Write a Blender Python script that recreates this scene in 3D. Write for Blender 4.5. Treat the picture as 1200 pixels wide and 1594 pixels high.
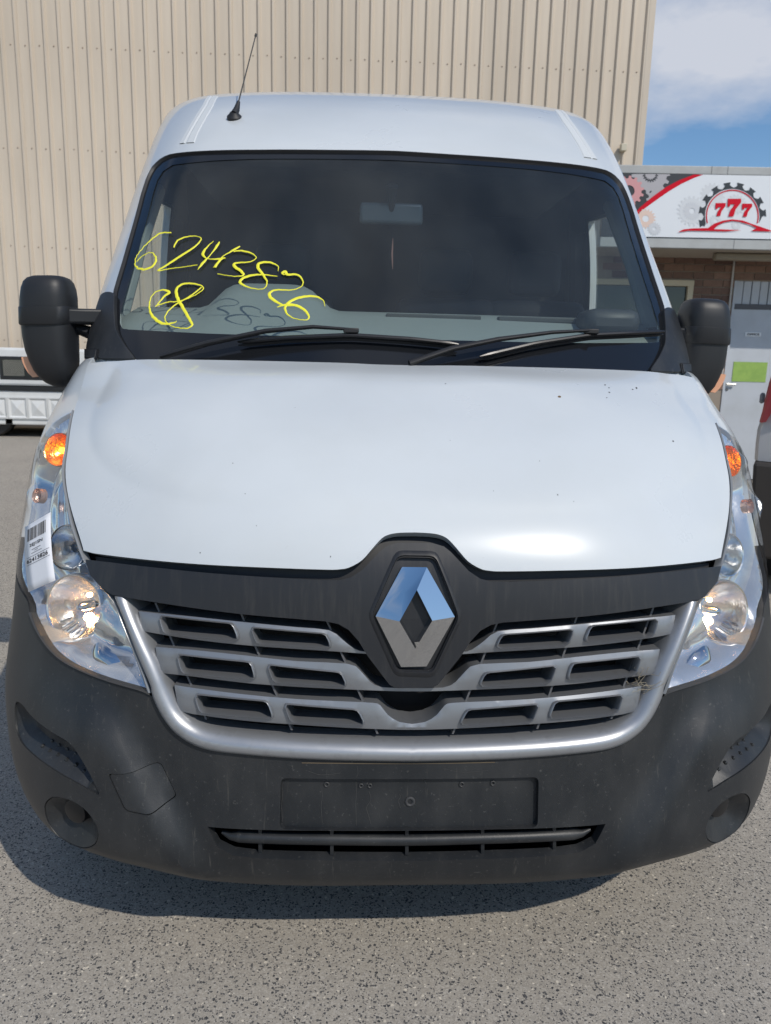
import bpy, bmesh, math, random
import numpy as np
from mathutils import Vector, Matrix
from mathutils.bvhtree import BVHTree
from mathutils.geometry import delaunay_2d_cdt
random.seed(7)
for o in list(bpy.data.objects): bpy.data.objects.remove(o)
scene=bpy.context.scene; COL=scene.collection
# ------------------------------------------------------------------ camera, world, sun, exposure
# world axes: x to the right of the van's nose, y away from the camera along the van, z up; the van's nose is at y = 0
CAM=np.array([-.1346,-1.3538,1.3613]); YAW,PIT,ROL=np.radians([2.859,11.511,1.357]); F=1150.
FW=np.array([np.sin(YAW)*np.cos(PIT),np.cos(YAW)*np.cos(PIT),-np.sin(PIT)])
RT=np.array([np.cos(YAW),-np.sin(YAW),0]); UP=np.cross(RT,FW)
cd=bpy.data.cameras.new('camera'); cam=bpy.data.objects.new('camera',cd); COL.objects.link(cam)
r2=RT*np.cos(ROL)+UP*np.sin(ROL); u2=-RT*np.sin(ROL)+UP*np.cos(ROL)
cam.matrix_world=Matrix(((r2[0],u2[0],-FW[0],CAM[0]),(r2[1],u2[1],-FW[1],CAM[1]),(r2[2],u2[2],-FW[2],CAM[2]),(0,0,0,1)))
cd.sensor_fit='VERTICAL'; cd.sensor_height=9.8; cd.sensor_width=7.38; cd.lens=9.8*F/1594
cd.clip_start=.05; cd.clip_end=2000
cd.dof.use_dof=True; cd.dof.focus_distance=1.75; cd.dof.aperture_fstop=2.0
scene.camera=cam
SUN=Vector((.55,-.80,1.0)).normalized()
SUN_EL=math.asin(SUN.z); SUN_AZ=math.atan2(SUN.x,SUN.y)
w=bpy.data.worlds.new('World'); scene.world=w; w.use_nodes=True
nt=w.node_tree; nt.nodes.clear()
def nd(t,typ,**k):
    n=t.nodes.new(typ)
    for a,b in k.items(): setattr(n,a,b)
    return n
out=nd(nt,'ShaderNodeOutputWorld'); bg=nd(nt,'ShaderNodeBackground'); bg.inputs['Strength'].default_value=.13
sky=nd(nt,'ShaderNodeTexSky',sky_type='NISHITA'); sky.sun_disc=False; sky.sun_elevation=SUN_EL; sky.sun_rotation=SUN_AZ
sky.air_density=1.0; sky.dust_density=.25; sky.ozone_density=2.0
tc=nd(nt,'ShaderNodeTexCoord'); sep=nd(nt,'ShaderNodeSeparateXYZ'); nt.links.new(tc.outputs['Generated'],sep.inputs[0])
mx=nd(nt,'ShaderNodeMath',operation='MAXIMUM'); mx.inputs[1].default_value=0; nt.links.new(sep.outputs['Z'],mx.inputs[0])
ad=nd(nt,'ShaderNodeMath',operation='ADD'); ad.inputs[1].default_value=.22; nt.links.new(mx.outputs[0],ad.inputs[0])
dv=nd(nt,'ShaderNodeVectorMath',operation='DIVIDE'); cb=nd(nt,'ShaderNodeCombineXYZ')
for i in range(3): nt.links.new(ad.outputs[0],cb.inputs[i])
nt.links.new(tc.outputs['Generated'],dv.inputs[0]); nt.links.new(cb.outputs[0],dv.inputs[1])
mp=nd(nt,'ShaderNodeMapping'); mp.inputs['Location'].default_value=(8.248,-6.473,0); nt.links.new(dv.outputs[0],mp.inputs['Vector'])
ns=nd(nt,'ShaderNodeTexNoise'); ns.inputs['Scale'].default_value=1.15; ns.inputs['Detail'].default_value=7; ns.inputs['Roughness'].default_value=.55
nt.links.new(mp.outputs[0],ns.inputs['Vector'])
cr=nd(nt,'ShaderNodeValToRGB'); cr.color_ramp.elements[0].position=.50; cr.color_ramp.elements[1].position=.66
nt.links.new(ns.outputs['Fac'],cr.inputs[0])
mix=nd(nt,'ShaderNodeMixRGB'); nt.links.new(cr.outputs[0],mix.inputs[0]); hsv=nd(nt,'ShaderNodeHueSaturation'); hsv.inputs['Saturation'].default_value=1.18; nt.links.new(sky.outputs[0],hsv.inputs['Color']); nt.links.new(hsv.outputs[0],mix.inputs[1]); mix.inputs[2].default_value=(4.9,5.2,5.9,1)
nt.links.new(mix.outputs[0],bg.inputs['Color']); nt.links.new(bg.outputs[0],out.inputs[0])
sd=bpy.data.lights.new('sun','SUN'); sd.energy=3.2; sd.angle=math.radians(.53); sd.color=(1,.94,.85)
so=bpy.data.objects.new('sun',sd); COL.objects.link(so); so.rotation_euler=SUN.to_track_quat('Z','Y').to_euler(); so.location=(4,-6,9)
vs=scene.view_settings; vs.view_transform='Standard'; vs.look='None'; vs.gamma=1; vs.use_curve_mapping=False; vs.exposure=-.1
scene.cycles.use_denoising=True; scene.cycles.max_bounces=10; scene.cycles.transparent_max_bounces=16; scene.cycles.caustics_reflective=False; scene.cycles.caustics_refractive=False
# ------------------------------------------------------------------ helpers
def ray(u,v):
    a0=u-600;b0=v-797
    a=a0*np.cos(ROL)+b0*np.sin(ROL); b=-a0*np.sin(ROL)+b0*np.cos(ROL)
    d=FW+RT*a/F-UP*b/F
    return d/np.linalg.norm(d)
def proj(p):
    d=np.asarray(p)-CAM; a=d@RT/(d@FW)*F; b=-(d@UP)/(d@FW)*F
    return np.array([600+a*np.cos(ROL)-b*np.sin(ROL),797+a*np.sin(ROL)+b*np.cos(ROL)])
def at_y(u,v,Y):
    d=ray(u,v); return CAM+d*((Y-CAM[1])/d[1])
def at_z(u,v,Z):
    d=ray(u,v); return CAM+d*((Z-CAM[2])/d[2])
MATS={}
def mat(name,col,rough=.5,metal=0,coat=0,spec=.5,bump=None,vary=None,emit=None,strength=0,specks=None,rnd=0):
    if name in MATS: return MATS[name]
    m=bpy.data.materials.new(name); m.use_nodes=True; t=m.node_tree; b=t.nodes['Principled BSDF']
    b.inputs['Base Color'].default_value=(*col,1); b.inputs['Roughness'].default_value=rough; b.inputs['Metallic'].default_value=metal
    b.inputs['Coat Weight'].default_value=coat; b.inputs['Coat Roughness'].default_value=.06; b.inputs['Specular IOR Level'].default_value=spec
    if emit: b.inputs['Emission Color'].default_value=(*emit,1); b.inputs['Emission Strength'].default_value=strength
    if vary or bump or specks:
        g=nd(t,'ShaderNodeTexCoord')
    if vary:  # (scale, colour2, lo, hi, stretch)
        n=nd(t,'ShaderNodeTexNoise'); n.inputs['Scale'].default_value=vary[0]; n.inputs['Detail'].default_value=8; n.inputs['Roughness'].default_value=.6
        mpn=nd(t,'ShaderNodeMapping'); mpn.inputs['Scale'].default_value=vary[4] if len(vary)>4 else (1,1,1)
        t.links.new(g.outputs['Object'],mpn.inputs[0]); t.links.new(mpn.outputs[0],n.inputs['Vector'])
        r=nd(t,'ShaderNodeMapRange'); r.inputs['From Min'].default_value=vary[2]; r.inputs['From Max'].default_value=vary[3]; t.links.new(n.outputs['Fac'],r.inputs['Value'])
        x=nd(t,'ShaderNodeMixRGB'); x.inputs[1].default_value=(*col,1); x.inputs[2].default_value=(*vary[1],1); t.links.new(r.outputs[0],x.inputs[0]); t.links.new(x.outputs[0],b.inputs['Base Color'])
        r2_=nd(t,'ShaderNodeMapRange'); r2_.inputs['To Min'].default_value=max(0,rough-.08); r2_.inputs['To Max'].default_value=min(1,rough+.12); t.links.new(n.outputs['Fac'],r2_.inputs['Value']); t.links.new(r2_.outputs[0],b.inputs['Roughness'])
    if bump:  # (scale, strength, distance)
        n2=nd(t,'ShaderNodeTexNoise'); n2.inputs['Scale'].default_value=bump[0]; n2.inputs['Detail'].default_value=3
        t.links.new(g.outputs['Object'],n2.inputs['Vector'])
        bp=nd(t,'ShaderNodeBump'); bp.inputs['Strength'].default_value=bump[1]; bp.inputs['Distance'].default_value=bump[2]
        t.links.new(n2.outputs['Fac'],bp.inputs['Height']); t.links.new(bp.outputs[0],b.inputs['Normal'])
    if rnd:  # each sheet weathers a little differently
        oi=nd(t,'ShaderNodeObjectInfo'); rr=nd(t,'ShaderNodeMapRange'); rr.inputs['To Min'].default_value=1-rnd; rr.inputs['To Max'].default_value=1+rnd; t.links.new(oi.outputs['Random'],rr.inputs['Value'])
        hv=nd(t,'ShaderNodeHueSaturation'); t.links.new(rr.outputs[0],hv.inputs['Value']); lk=b.inputs['Base Color'].links
        if lk: src=lk[0].from_socket; t.links.new(src,hv.inputs['Color'])
        else: hv.inputs['Color'].default_value=(*col,1)
        t.links.new(hv.outputs[0],b.inputs['Base Color'])
    if specks:  # list of (scale, threshold, colour, stretch)
        for (scl,th,c2,stz) in specks:
            n3=nd(t,'ShaderNodeTexNoise'); n3.inputs['Scale'].default_value=scl; n3.inputs['Detail'].default_value=5; n3.inputs['Roughness'].default_value=.7
            mp3=nd(t,'ShaderNodeMapping'); mp3.inputs['Scale'].default_value=stz; t.links.new(g.outputs['Object'],mp3.inputs[0]); t.links.new(mp3.outputs[0],n3.inputs['Vector'])
            r3=nd(t,'ShaderNodeMapRange'); r3.inputs['From Min'].default_value=th; r3.inputs['From Max'].default_value=th+.08; t.links.new(n3.outputs['Fac'],r3.inputs['Value'])
            x3=nd(t,'ShaderNodeMixRGB'); x3.inputs[2].default_value=(*c2,1); t.links.new(r3.outputs[0],x3.inputs[0]); lk=b.inputs['Base Color'].links
            if lk: src=lk[0].from_socket; t.links.new(src,x3.inputs[1])
            else: x3.inputs[1].default_value=(*col,1)
            t.links.new(x3.outputs[0],b.inputs['Base Color'])
    MATS[name]=m; return m
def glassmat(name,tint,f0=.05,rough=0.0,haze=0,band=None):
    m=bpy.data.materials.new(name); m.use_nodes=True; t=m.node_tree; t.nodes.clear()
    o=nd(t,'ShaderNodeOutputMaterial'); tr=nd(t,'ShaderNodeBsdfTransparent'); gl=nd(t,'ShaderNodeBsdfGlossy'); gl.inputs['Roughness'].default_value=rough
    tr.inputs[0].default_value=(*tint,1)
    lw=nd(t,'ShaderNodeLayerWeight'); lw.inputs['Blend'].default_value=.5
    pw=nd(t,'ShaderNodeMath',operation='POWER'); pw.inputs[1].default_value=5; t.links.new(lw.outputs['Facing'],pw.inputs[0])
    ma=nd(t,'ShaderNodeMath',operation='MULTIPLY_ADD'); ma.inputs[1].default_value=1-f0; ma.inputs[2].default_value=f0; t.links.new(pw.outputs[0],ma.inputs[0])
    if band:
        ge=nd(t,'ShaderNodeNewGeometry'); sp=nd(t,'ShaderNodeSeparateXYZ'); t.links.new(ge.outputs['Position'],sp.inputs[0])
        mr=nd(t,'ShaderNodeMapRange',interpolation_type='SMOOTHSTEP'); mr.inputs['From Min'].default_value=band[0]; mr.inputs['From Max'].default_value=band[1]; t.links.new(sp.outputs['Z'],mr.inputs['Value'])
        x=nd(t,'ShaderNodeMixRGB'); x.inputs[1].default_value=(*tint,1); x.inputs[2].default_value=(*band[2],1); t.links.new(mr.outputs[0],x.inputs[0]); t.links.new(x.outputs[0],tr.inputs[0])
    mxs=nd(t,'ShaderNodeMixShader'); t.links.new(ma.outputs[0],mxs.inputs[0]); t.links.new(tr.outputs[0],mxs.inputs[1]); t.links.new(gl.outputs[0],mxs.inputs[2])
    last=mxs
    if haze:  # painted haze: pale diffuse layer that lightens the glass
        df=nd(t,'ShaderNodeBsdfDiffuse'); df.inputs[0].default_value=(.48,.54,.56,1)
        g=nd(t,'ShaderNodeTexCoord'); mpn=nd(t,'ShaderNodeMapping'); mpn.inputs['Scale'].default_value=(5,3,3); n=nd(t,'ShaderNodeTexNoise'); n.inputs['Scale'].default_value=1; n.inputs['Detail'].default_value=6
        t.links.new(g.outputs['Object'],mpn.inputs[0]); t.links.new(mpn.outputs[0],n.inputs['Vector'])
        mr2=nd(t,'ShaderNodeMapRange'); mr2.inputs['From Min'].default_value=.30; mr2.inputs['From Max'].default_value=.72; mr2.inputs['To Min'].default_value=haze*.45; mr2.inputs['To Max'].default_value=haze; t.links.new(n.outputs['Fac'],mr2.inputs['Value'])
        m3=nd(t,'ShaderNodeMixShader'); t.links.new(mr2.outputs[0],m3.inputs[0]); t.links.new(mxs.outputs[0],m3.inputs[1]); t.links.new(df.outputs[0],m3.inputs[2]); last=m3
    t.links.new(last.outputs[0],o.inputs[0]); MATS[name]=m; return m
def tag(o,label=None,cat=None,group=None,kind=None):
    for k,v in (('label',label),('category',cat),('group',group),('kind',kind)):
        if v: o[k]=v
    return o
def empty(name,loc=(0,0,0),rz=0):
    o=bpy.data.objects.new(name,None); COL.objects.link(o); o.location=loc; o.rotation_euler=(0,0,rz); o.empty_display_size=.2; return o
def mesh(name,V,Fc,m,parent=None,smooth=True,angle=32,bevel=0,seg=2,loc=None):
    me=bpy.data.meshes.new(name); me.from_pydata([tuple(map(float,v)) for v in V],[],[tuple(int(i) for i in f) for f in Fc]); me.update()
    if smooth:
        me.polygons.foreach_set('use_smooth',[True]*len(me.polygons))
        me.set_sharp_from_angle(angle=math.radians(angle))
    if m: me.materials.append(m)
    o=bpy.data.objects.new(name,me); COL.objects.link(o)
    if parent: o.parent=parent
    if loc is not None: o.location=loc
    if bevel:
        b=o.modifiers.new('bevel','BEVEL'); b.width=bevel; b.segments=seg; b.limit_method='ANGLE'; b.angle_limit=math.radians(40); b.harden_normals=False
    return o
def link(name,me,parent,loc=None,rot=None,sc=None):
    o=bpy.data.objects.new(name,me); COL.objects.link(o); o.parent=parent
    if loc is not None: o.location=loc
    if rot is not None: o.rotation_euler=rot
    if sc is not None: o.scale=sc
    return o
class MB:
    def __init__(s): s.V=[];s.F=[]
    def add(s,V,Fc):
        n=len(s.V); s.V+= [tuple(v) for v in V]; s.F+=[tuple(i+n for i in f) for f in Fc]; return s
    def box(s,x0,x1,y0,y1,z0,z1):
        V=[(x,y,z) for z in (z0,z1) for y in (y0,y1) for x in (x0,x1)]
        return s.add(V,[(0,2,3,1),(4,5,7,6),(0,1,5,4),(2,6,7,3),(0,4,6,2),(1,3,7,5)])
    def hexa(s,P): # 4 bottom then 4 top, both counter-clockwise
        return s.add(P,[(3,2,1,0),(4,5,6,7),(0,1,5,4),(1,2,6,5),(2,3,7,6),(3,0,4,7)])
    def tube(s,pts,rad,n=8,cap=True,flat=1.0):
        pts=[Vector(p) for p in pts]; base=len(s.V); rs=rad if isinstance(rad,(list,tuple)) else [rad]*len(pts)
        up=None
        for i,p in enumerate(pts):
            d=(pts[min(i+1,len(pts)-1)]-pts[max(i-1,0)]).normalized()
            if up is None:
                up=Vector((0,0,1)) if abs(d.z)<.9 else Vector((1,0,0))
            a=d.cross(up).normalized(); up=a.cross(d).normalized()
            for k in range(n):
                th=2*math.pi*k/n; s.V.append(tuple(p+a*math.cos(th)*rs[i]+up*math.sin(th)*rs[i]*flat))
        for i in range(len(pts)-1):
            for k in range(n):
                s.F.append((base+i*n+k,base+i*n+(k+1)%n,base+(i+1)*n+(k+1)%n,base+(i+1)*n+k))
        if cap:
            s.F.append(tuple(base+k for k in range(n))[::-1]); e=base+(len(pts)-1)*n; s.F.append(tuple(e+k for k in range(n)))
        return s
    def lathe(s,c,axis,prof,n=24,caps=(False,False)):
        """prof: list of (distance along axis, radius)"""
        c=Vector(c); ax=Vector(axis).normalized(); a=ax.orthogonal().normalized(); b=ax.cross(a); base=len(s.V)
        for (h,r) in prof:
            for k in range(n):
                th=2*math.pi*k/n; s.V.append(tuple(c+ax*h+(a*math.cos(th)+b*math.sin(th))*r))
        for i in range(len(prof)-1):
            for k in range(n): s.F.append((base+i*n+k,base+i*n+(k+1)%n,base+(i+1)*n+(k+1)%n,base+(i+1)*n+k))
        if caps[0]: s.F.append(tuple(base+k for k in range(n))[::-1])
        if caps[1]: e=base+(len(prof)-1)*n; s.F.append(tuple(e+k for k in range(n)))
        return s
    def prism(s,poly,y0,y1):
        """poly: (x,z) outline, extruded along y"""
        n=len(poly); V=[(x,y0,z) for x,z in poly]+[(x,y1,z) for x,z in poly]
        return s.add(V,[tuple(range(n)),tuple(range(2*n-1,n-1,-1))]+[(i,i+n,(i+1)%n+n,(i+1)%n) for i in range(n)])
    def build(s,name,m,parent=None,**k): return mesh(name,s.V,s.F,m,parent,**k)
def cspline(x,Y,xq):
    x=np.asarray(x,float);n=len(x);h=np.diff(x)
    A=np.zeros((n,n));R=np.zeros((n,)+Y.shape[1:]);A[0,0]=1;A[-1,-1]=1
    sh=(-1,)+(1,)*(Y.ndim-1)
    for i in range(1,n-1):
        A[i,i-1]=h[i-1];A[i,i]=2*(h[i-1]+h[i]);A[i,i+1]=h[i]
        R[i]=6*((Y[i+1]-Y[i])/h[i]-(Y[i]-Y[i-1])/h[i-1])
    M=np.linalg.solve(A,R.reshape(n,-1)).reshape(R.shape)
    k=np.clip(np.searchsorted(x,xq)-1,0,n-2);hk=h[k].reshape(sh)
    a=((x[k+1]-xq)).reshape(sh);b=(xq-x[k]).reshape(sh)
    return M[k]*a**3/(6*hk)+M[k+1]*b**3/(6*hk)+(Y[k]/hk-M[k]*hk/6)*a+(Y[k+1]/hk-M[k+1]*hk/6)*b
class Surf:
    """a smooth skin through cross-sections; t runs outwards from the centre line, v upwards, both in metres"""
    def __init__(s,st,t,v,dt=.0125,tmax=3.0,vmax=9):
        P=np.array(st,float);s.t=np.array(t,float);s.v=np.array(v,float);s.mirror_safe=True
        Pm=np.concatenate([P[:,:0:-1]*[-1,1,1],P],1);tm=np.concatenate([-s.t[:0:-1],s.t])
        s.dt=dt;s.tg=np.arange(0,s.t[-1]+1e-9,dt);s.vg=np.arange(0,s.v[-1]+1e-9,dt)
        A=cspline(s.v,Pm,s.vg); s.G=np.swapaxes(cspline(tm,np.swapaxes(A,0,1),s.tg),0,1)
        nt_=min(len(s.tg),int(tmax/dt));nv=min(len(s.vg),int(vmax/dt)); s.nt=nt_
        V=[Vector(p) for p in s.G[:nv,:nt_].reshape(-1,3)]
        s.bvh=BVHTree.FromPolygons(V,[(j*nt_+i,j*nt_+i+1,(j+1)*nt_+i+1,(j+1)*nt_+i) for j in range(nv-1) for i in range(nt_-1)])
    def P(s,t,v):
        t=np.asarray(t,float);v=np.asarray(v,float);sg=np.where(t<0,-1.,1.);a=np.abs(t)/s.dt;b=v/s.dt
        i=np.clip(a.astype(int),0,len(s.tg)-2);j=np.clip(b.astype(int),0,len(s.vg)-2);a=(a-i)[...,None];b=(b-j)[...,None];G=s.G
        p=(G[j,i]*(1-a)+G[j,i+1]*a)*(1-b)+(G[j+1,i]*(1-a)+G[j+1,i+1]*a)*b
        p=p.copy();p[...,0]*=sg;return p
    def N(s,t,v,e=.02):
        t=np.asarray(t,float);v=np.asarray(v,float)
        du=s.P(t+e,v)-s.P(t-e,v);dv_=s.P(t,np.minimum(v+e,s.vg[-1]-1e-6))-s.P(t,np.maximum(v-e,0))
        n=np.cross(du,dv_);return n/np.linalg.norm(n,axis=-1,keepdims=True)
    def _hit(s,o,d):
        h=s.bvh.ray_cast(Vector(o),Vector(d))
        if h[0] is None: return None
        j,i=divmod(h[2],s.nt-1); p=np.array(h[0]); p00=s.G[j,i]; du=s.G[j,i+1]-p00; dw=s.G[j+1,i]-p00
        return h[3],i*s.dt+s.dt*np.clip((p-p00)@du/(du@du),0,1),j*s.dt+s.dt*np.clip((p-p00)@dw/(dw@dw),0,1)
    def cast_ray(s,o,d):
        a=s._hit(o,d); m=np.array([-1,1,1]); b=s._hit(o*m,d*m)
        if a is None and b is None: return None
        if b is None or (a is not None and a[0]<=b[0]): return (a[1],a[2])
        return (-b[1],b[2])
    def cast(s,u,v):
        for k in range(40):  # an outline point just off the skin slides back onto it
            r=s.cast_ray(CAM,ray(u,v))
            if r is not None: return r
            L=math.hypot(612-u,650-v); u+=(612-u)/L; v+=(650-v)/L
        raise RuntimeError('no hit at %s,%s'%(u,v))
    def casts(s,pts): return [s.cast(*p) for p in pts]
    def yz(s,y,z,side=1):
        """(t,v) of the flank point at this y and height"""
        i0=int(.9/s.dt); d=np.hypot(s.G[:,i0:,1]-y,s.G[:,i0:,2]-z); j,i=np.unravel_index(np.argmin(d),d.shape)
        return (side*(i+i0)*s.dt,j*s.dt)
    def pt(s,t,v,off=0):
        return s.P(np.array([t]),np.array([v]))[0]+s.N(np.array([t]),np.array([v]))[0]*off
    def px(s,u,v,off=0): return s.pt(*s.cast(u,v),off)
    def seen(s,u,v,off):
        """(t,v) whose point sunk by off lies on the sight line"""
        q=np.array([u,v],float)
        for k in range(6):
            tv_=s.cast(*q); q=q+(np.array([u,v])-proj(s.pt(*tv_,off)))*.8
        return np.array(s.cast(*q))
def sym(pts):
    """half outline ending on the centre line -> closed symmetric outline"""
    h=[(t,v) for t,v in pts]; h=[(0.0,v) if abs(t)<.012 else (t,v) for t,v in h]
    return h+[(-t,v) for t,v in reversed(h) if t!=0.0]
def mir(pts): return [(-t,v) for t,v in reversed(pts)]
def smooth_poly(pts,n=4,closed=True):
    P=np.array(pts,float);m=len(P);o=[]
    rng=range(m if closed else m-1)
    for i in rng:
        if closed: a,b,c,d=P[(i-1)%m],P[i],P[(i+1)%m],P[(i+2)%m]
        else: a,b,c,d=P[max(i-1,0)],P[i],P[i+1],P[min(i+2,m-1)]
        for k in range(n):
            x=k/n; o.append(tuple(.5*((2*b)+(-a+c)*x+(2*a-5*b+4*c-d)*x*x+(-a+3*b-3*c+d)*x**3)))
    if not closed: o.append(tuple(P[-1]))
    return o
def corner(poly,r,n=4):
    """round the corners of a closed outline"""
    P=[np.array(p,float) for p in poly];m=len(P);o=[]
    for i in range(m):
        a,b,c=P[i-1],P[i],P[(i+1)%m]; d1=a-b;d2=c-b;l1=np.linalg.norm(d1);l2=np.linalg.norm(d2);q=min(r,l1*.45,l2*.45)
        p1=b+d1/l1*q;p2=b+d2/l2*q
        for k in range(n+1):
            x=k/n; o.append(tuple((1-x)**2*p1+2*x*(1-x)*b+x*x*p2))
    return o
def dense(poly,st):
    o=[];m=len(poly)
    for i in range(m):
        a=np.array(poly[i]);b=np.array(poly[(i+1)%m]);k=max(1,int(math.ceil(np.linalg.norm(b-a)/st)))
        if np.linalg.norm(b-a)<1e-5: continue
        o+=[tuple(a+(b-a)*j/k) for j in range(k)]
    return o
def inside(Q,poly):
    P=np.array(poly);x,y=Q[:,0],Q[:,1];r=np.zeros(len(Q),bool)
    for i in range(len(P)):
        x1,y1=P[i];x2,y2=P[i-1]
        if y1==y2: continue
        r^=((y1>y)!=(y2>y))&(x<(x2-x1)*(y-y1)/(y2-y1)+x1)
    return r
def bdist(Q,poly):
    P=np.array(poly);r=np.full(len(Q),9e9)
    for i in range(len(P)):
        a=P[i-1];b=P[i];d=b-a;L=d@d
        if L<1e-14: continue
        k=np.clip(((Q-a)@d)/L,0,1); r=np.minimum(r,np.linalg.norm(Q-(a+k[:,None]*d),axis=1))
    return r
def fill(outer,holes,step):
    polys=[dense(outer,step*.8)]+[dense(h,step*.6) for h in holes]
    pts=[];ed=[]
    for p in polys:
        n=len(pts);pts+=p;ed+=[(n+i,n+(i+1)%len(p)) for i in range(len(p))]
    A=np.array(polys[0]);x0,y0=A.min(0);x1,y1=A.max(0)
    gx=np.arange(x0+step/2,x1,step);gy=np.arange(y0+step/2,y1,step)
    if len(gx) and len(gy):
        Q=np.array([(x+(step/2 if j%2 else 0),y) for j,y in enumerate(gy) for x in gx])
        k=inside(Q,polys[0])
        for h in polys[1:]: k&=~inside(Q,h)
        Q=Q[k]
        for p in polys:
            if len(Q): Q=Q[bdist(Q,p)>.45*step]
        pts+= [tuple(q) for q in Q]
    r=delaunay_2d_cdt([Vector(p) for p in pts],ed,[],0,1e-7)
    V=np.array([tuple(v) for v in r[0]]);T=np.array([f for f in r[2] if len(f)==3])
    c=V[T].mean(1);k=inside(c,polys[0])
    for h in polys[1:]: k&=~inside(c,h)
    T=T[k]; a=V[T[:,1]]-V[T[:,0]];b=V[T[:,2]]-V[T[:,0]]; fl=(a[:,0]*b[:,1]-a[:,1]*b[:,0])<0; T[fl]=T[fl][:,::-1]
    return V,T,polys
def sheet(name,S,outer,holes=(),step=.03,off=0,disp=None,thick=0,tdir=None,m=None,parent=None,bevel=0,angle=32,post=None,offd=None):
    V,T,polys=fill(outer,list(holes),step)
    P=S.P(V[:,0],V[:,1]);N=S.N(V[:,0],V[:,1]); d=np.full(len(V),float(off))
    if offd: d=d+offd(V,polys)
    P=P+N*d[:,None]
    if disp: P=P+disp(P,N,V)
    P=list(P);Fc=[tuple(t) for t in T]
    if thick:
        cnt={}
        for t in T:
            for a,b in ((t[0],t[1]),(t[1],t[2]),(t[2],t[0])): cnt[(a,b)]=1
        new={}
        def low(i):
            if i not in new:
                new[i]=len(P); P.append(P[i]+(np.array(tdir,float)*thick if tdir is not None else -N[i]*thick))
            return new[i]
        for (a,b) in list(cnt):
            if (b,a) not in cnt: Fc.append((b,a,low(a),low(b)))
    return mesh(name,P,Fc,m,parent,angle=angle,bevel=bevel)
def resamp(c,n):
    c=np.array(c,float);d=np.r_[0,np.cumsum(np.linalg.norm(np.diff(c,axis=0),axis=1))];q=np.linspace(0,d[-1],n)
    return np.stack([np.interp(q,d,c[:,k]) for k in range(c.shape[1])],1)
def band(name,S,A,B,prof,n=80,m=None,parent=None,closed=False,disp=None,bevel=0,angle=40):
    """strip between two (t,v) curves; prof = [(fraction across, height above the skin)]"""
    A=resamp(A,n);B=resamp(B,n);V=[];Fc=[];k=len(prof)
    for (f,h) in prof:
        q=A*(1-f)+B*f; p=S.P(q[:,0],q[:,1])+S.N(q[:,0],q[:,1])*h
        if disp is not None: p=p+disp(p,q)
        V.append(p)
    P=np.stack(V,1).reshape(-1,3)
    for i in range(n-1 if not closed else n):
        for j in range(k-1):
            a=i*k+j;b=((i+1)%n)*k+j; Fc.append((a,a+1,b+1,b))
    return mesh(name,P,Fc,m,parent,angle=angle,bevel=bevel)
def stroke(name,S,pts,wd,h,m,parent,n=5,closed=False,off=.0015,wf=None):
    c=smooth_poly(pts,n,closed); q=np.array([S.cast(*p) for p in c]); P=S.P(q[:,0],q[:,1]);N=S.N(q[:,0],q[:,1])
    V=[];Fc=[];L=len(P)
    for i in range(L):
        d=P[min(i+1,L-1)]-P[max(i-1,0)];d/=np.linalg.norm(d)+1e-12;s=np.cross(N[i],d); ww=wd*(wf(i/(L-1)) if wf else 1)/2
        o=P[i]+N[i]*off
        V+=[o-s*ww,o-s*ww*.6+N[i]*h,o+s*ww*.6+N[i]*h,o+s*ww]
    for i in range(L-1):
        for k in range(3): Fc.append((4*i+k,4*i+4+k,4*i+5+k,4*i+1+k))
    return mesh(name,V,Fc,m,parent,angle=60)
_txt={}
def text_polys(body,size=1.0,bold=0.0):
    """flat lettering as (verts, faces) in the xy plane, centred"""
    cu=bpy.data.curves.new('lettering','FONT'); cu.body=body; cu.size=size; cu.align_x='CENTER'; cu.align_y='CENTER'; cu.offset=bold; cu.resolution_u=3
    o=bpy.data.objects.new('lettering',cu); COL.objects.link(o); dg=bpy.context.evaluated_depsgraph_get(); dg.update()
    me=bpy.data.meshes.new_from_object(o.evaluated_get(dg)); V=[tuple(v.co) for v in me.vertices]; Fc=[tuple(p.vertices) for p in me.polygons]
    bpy.data.objects.remove(o); bpy.data.meshes.remove(me); bpy.data.curves.remove(cu); return V,Fc
def smst(x,a,b):
    q=np.clip((x-a)/(b-a),0,1);return q*q*(3-2*q)
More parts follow.
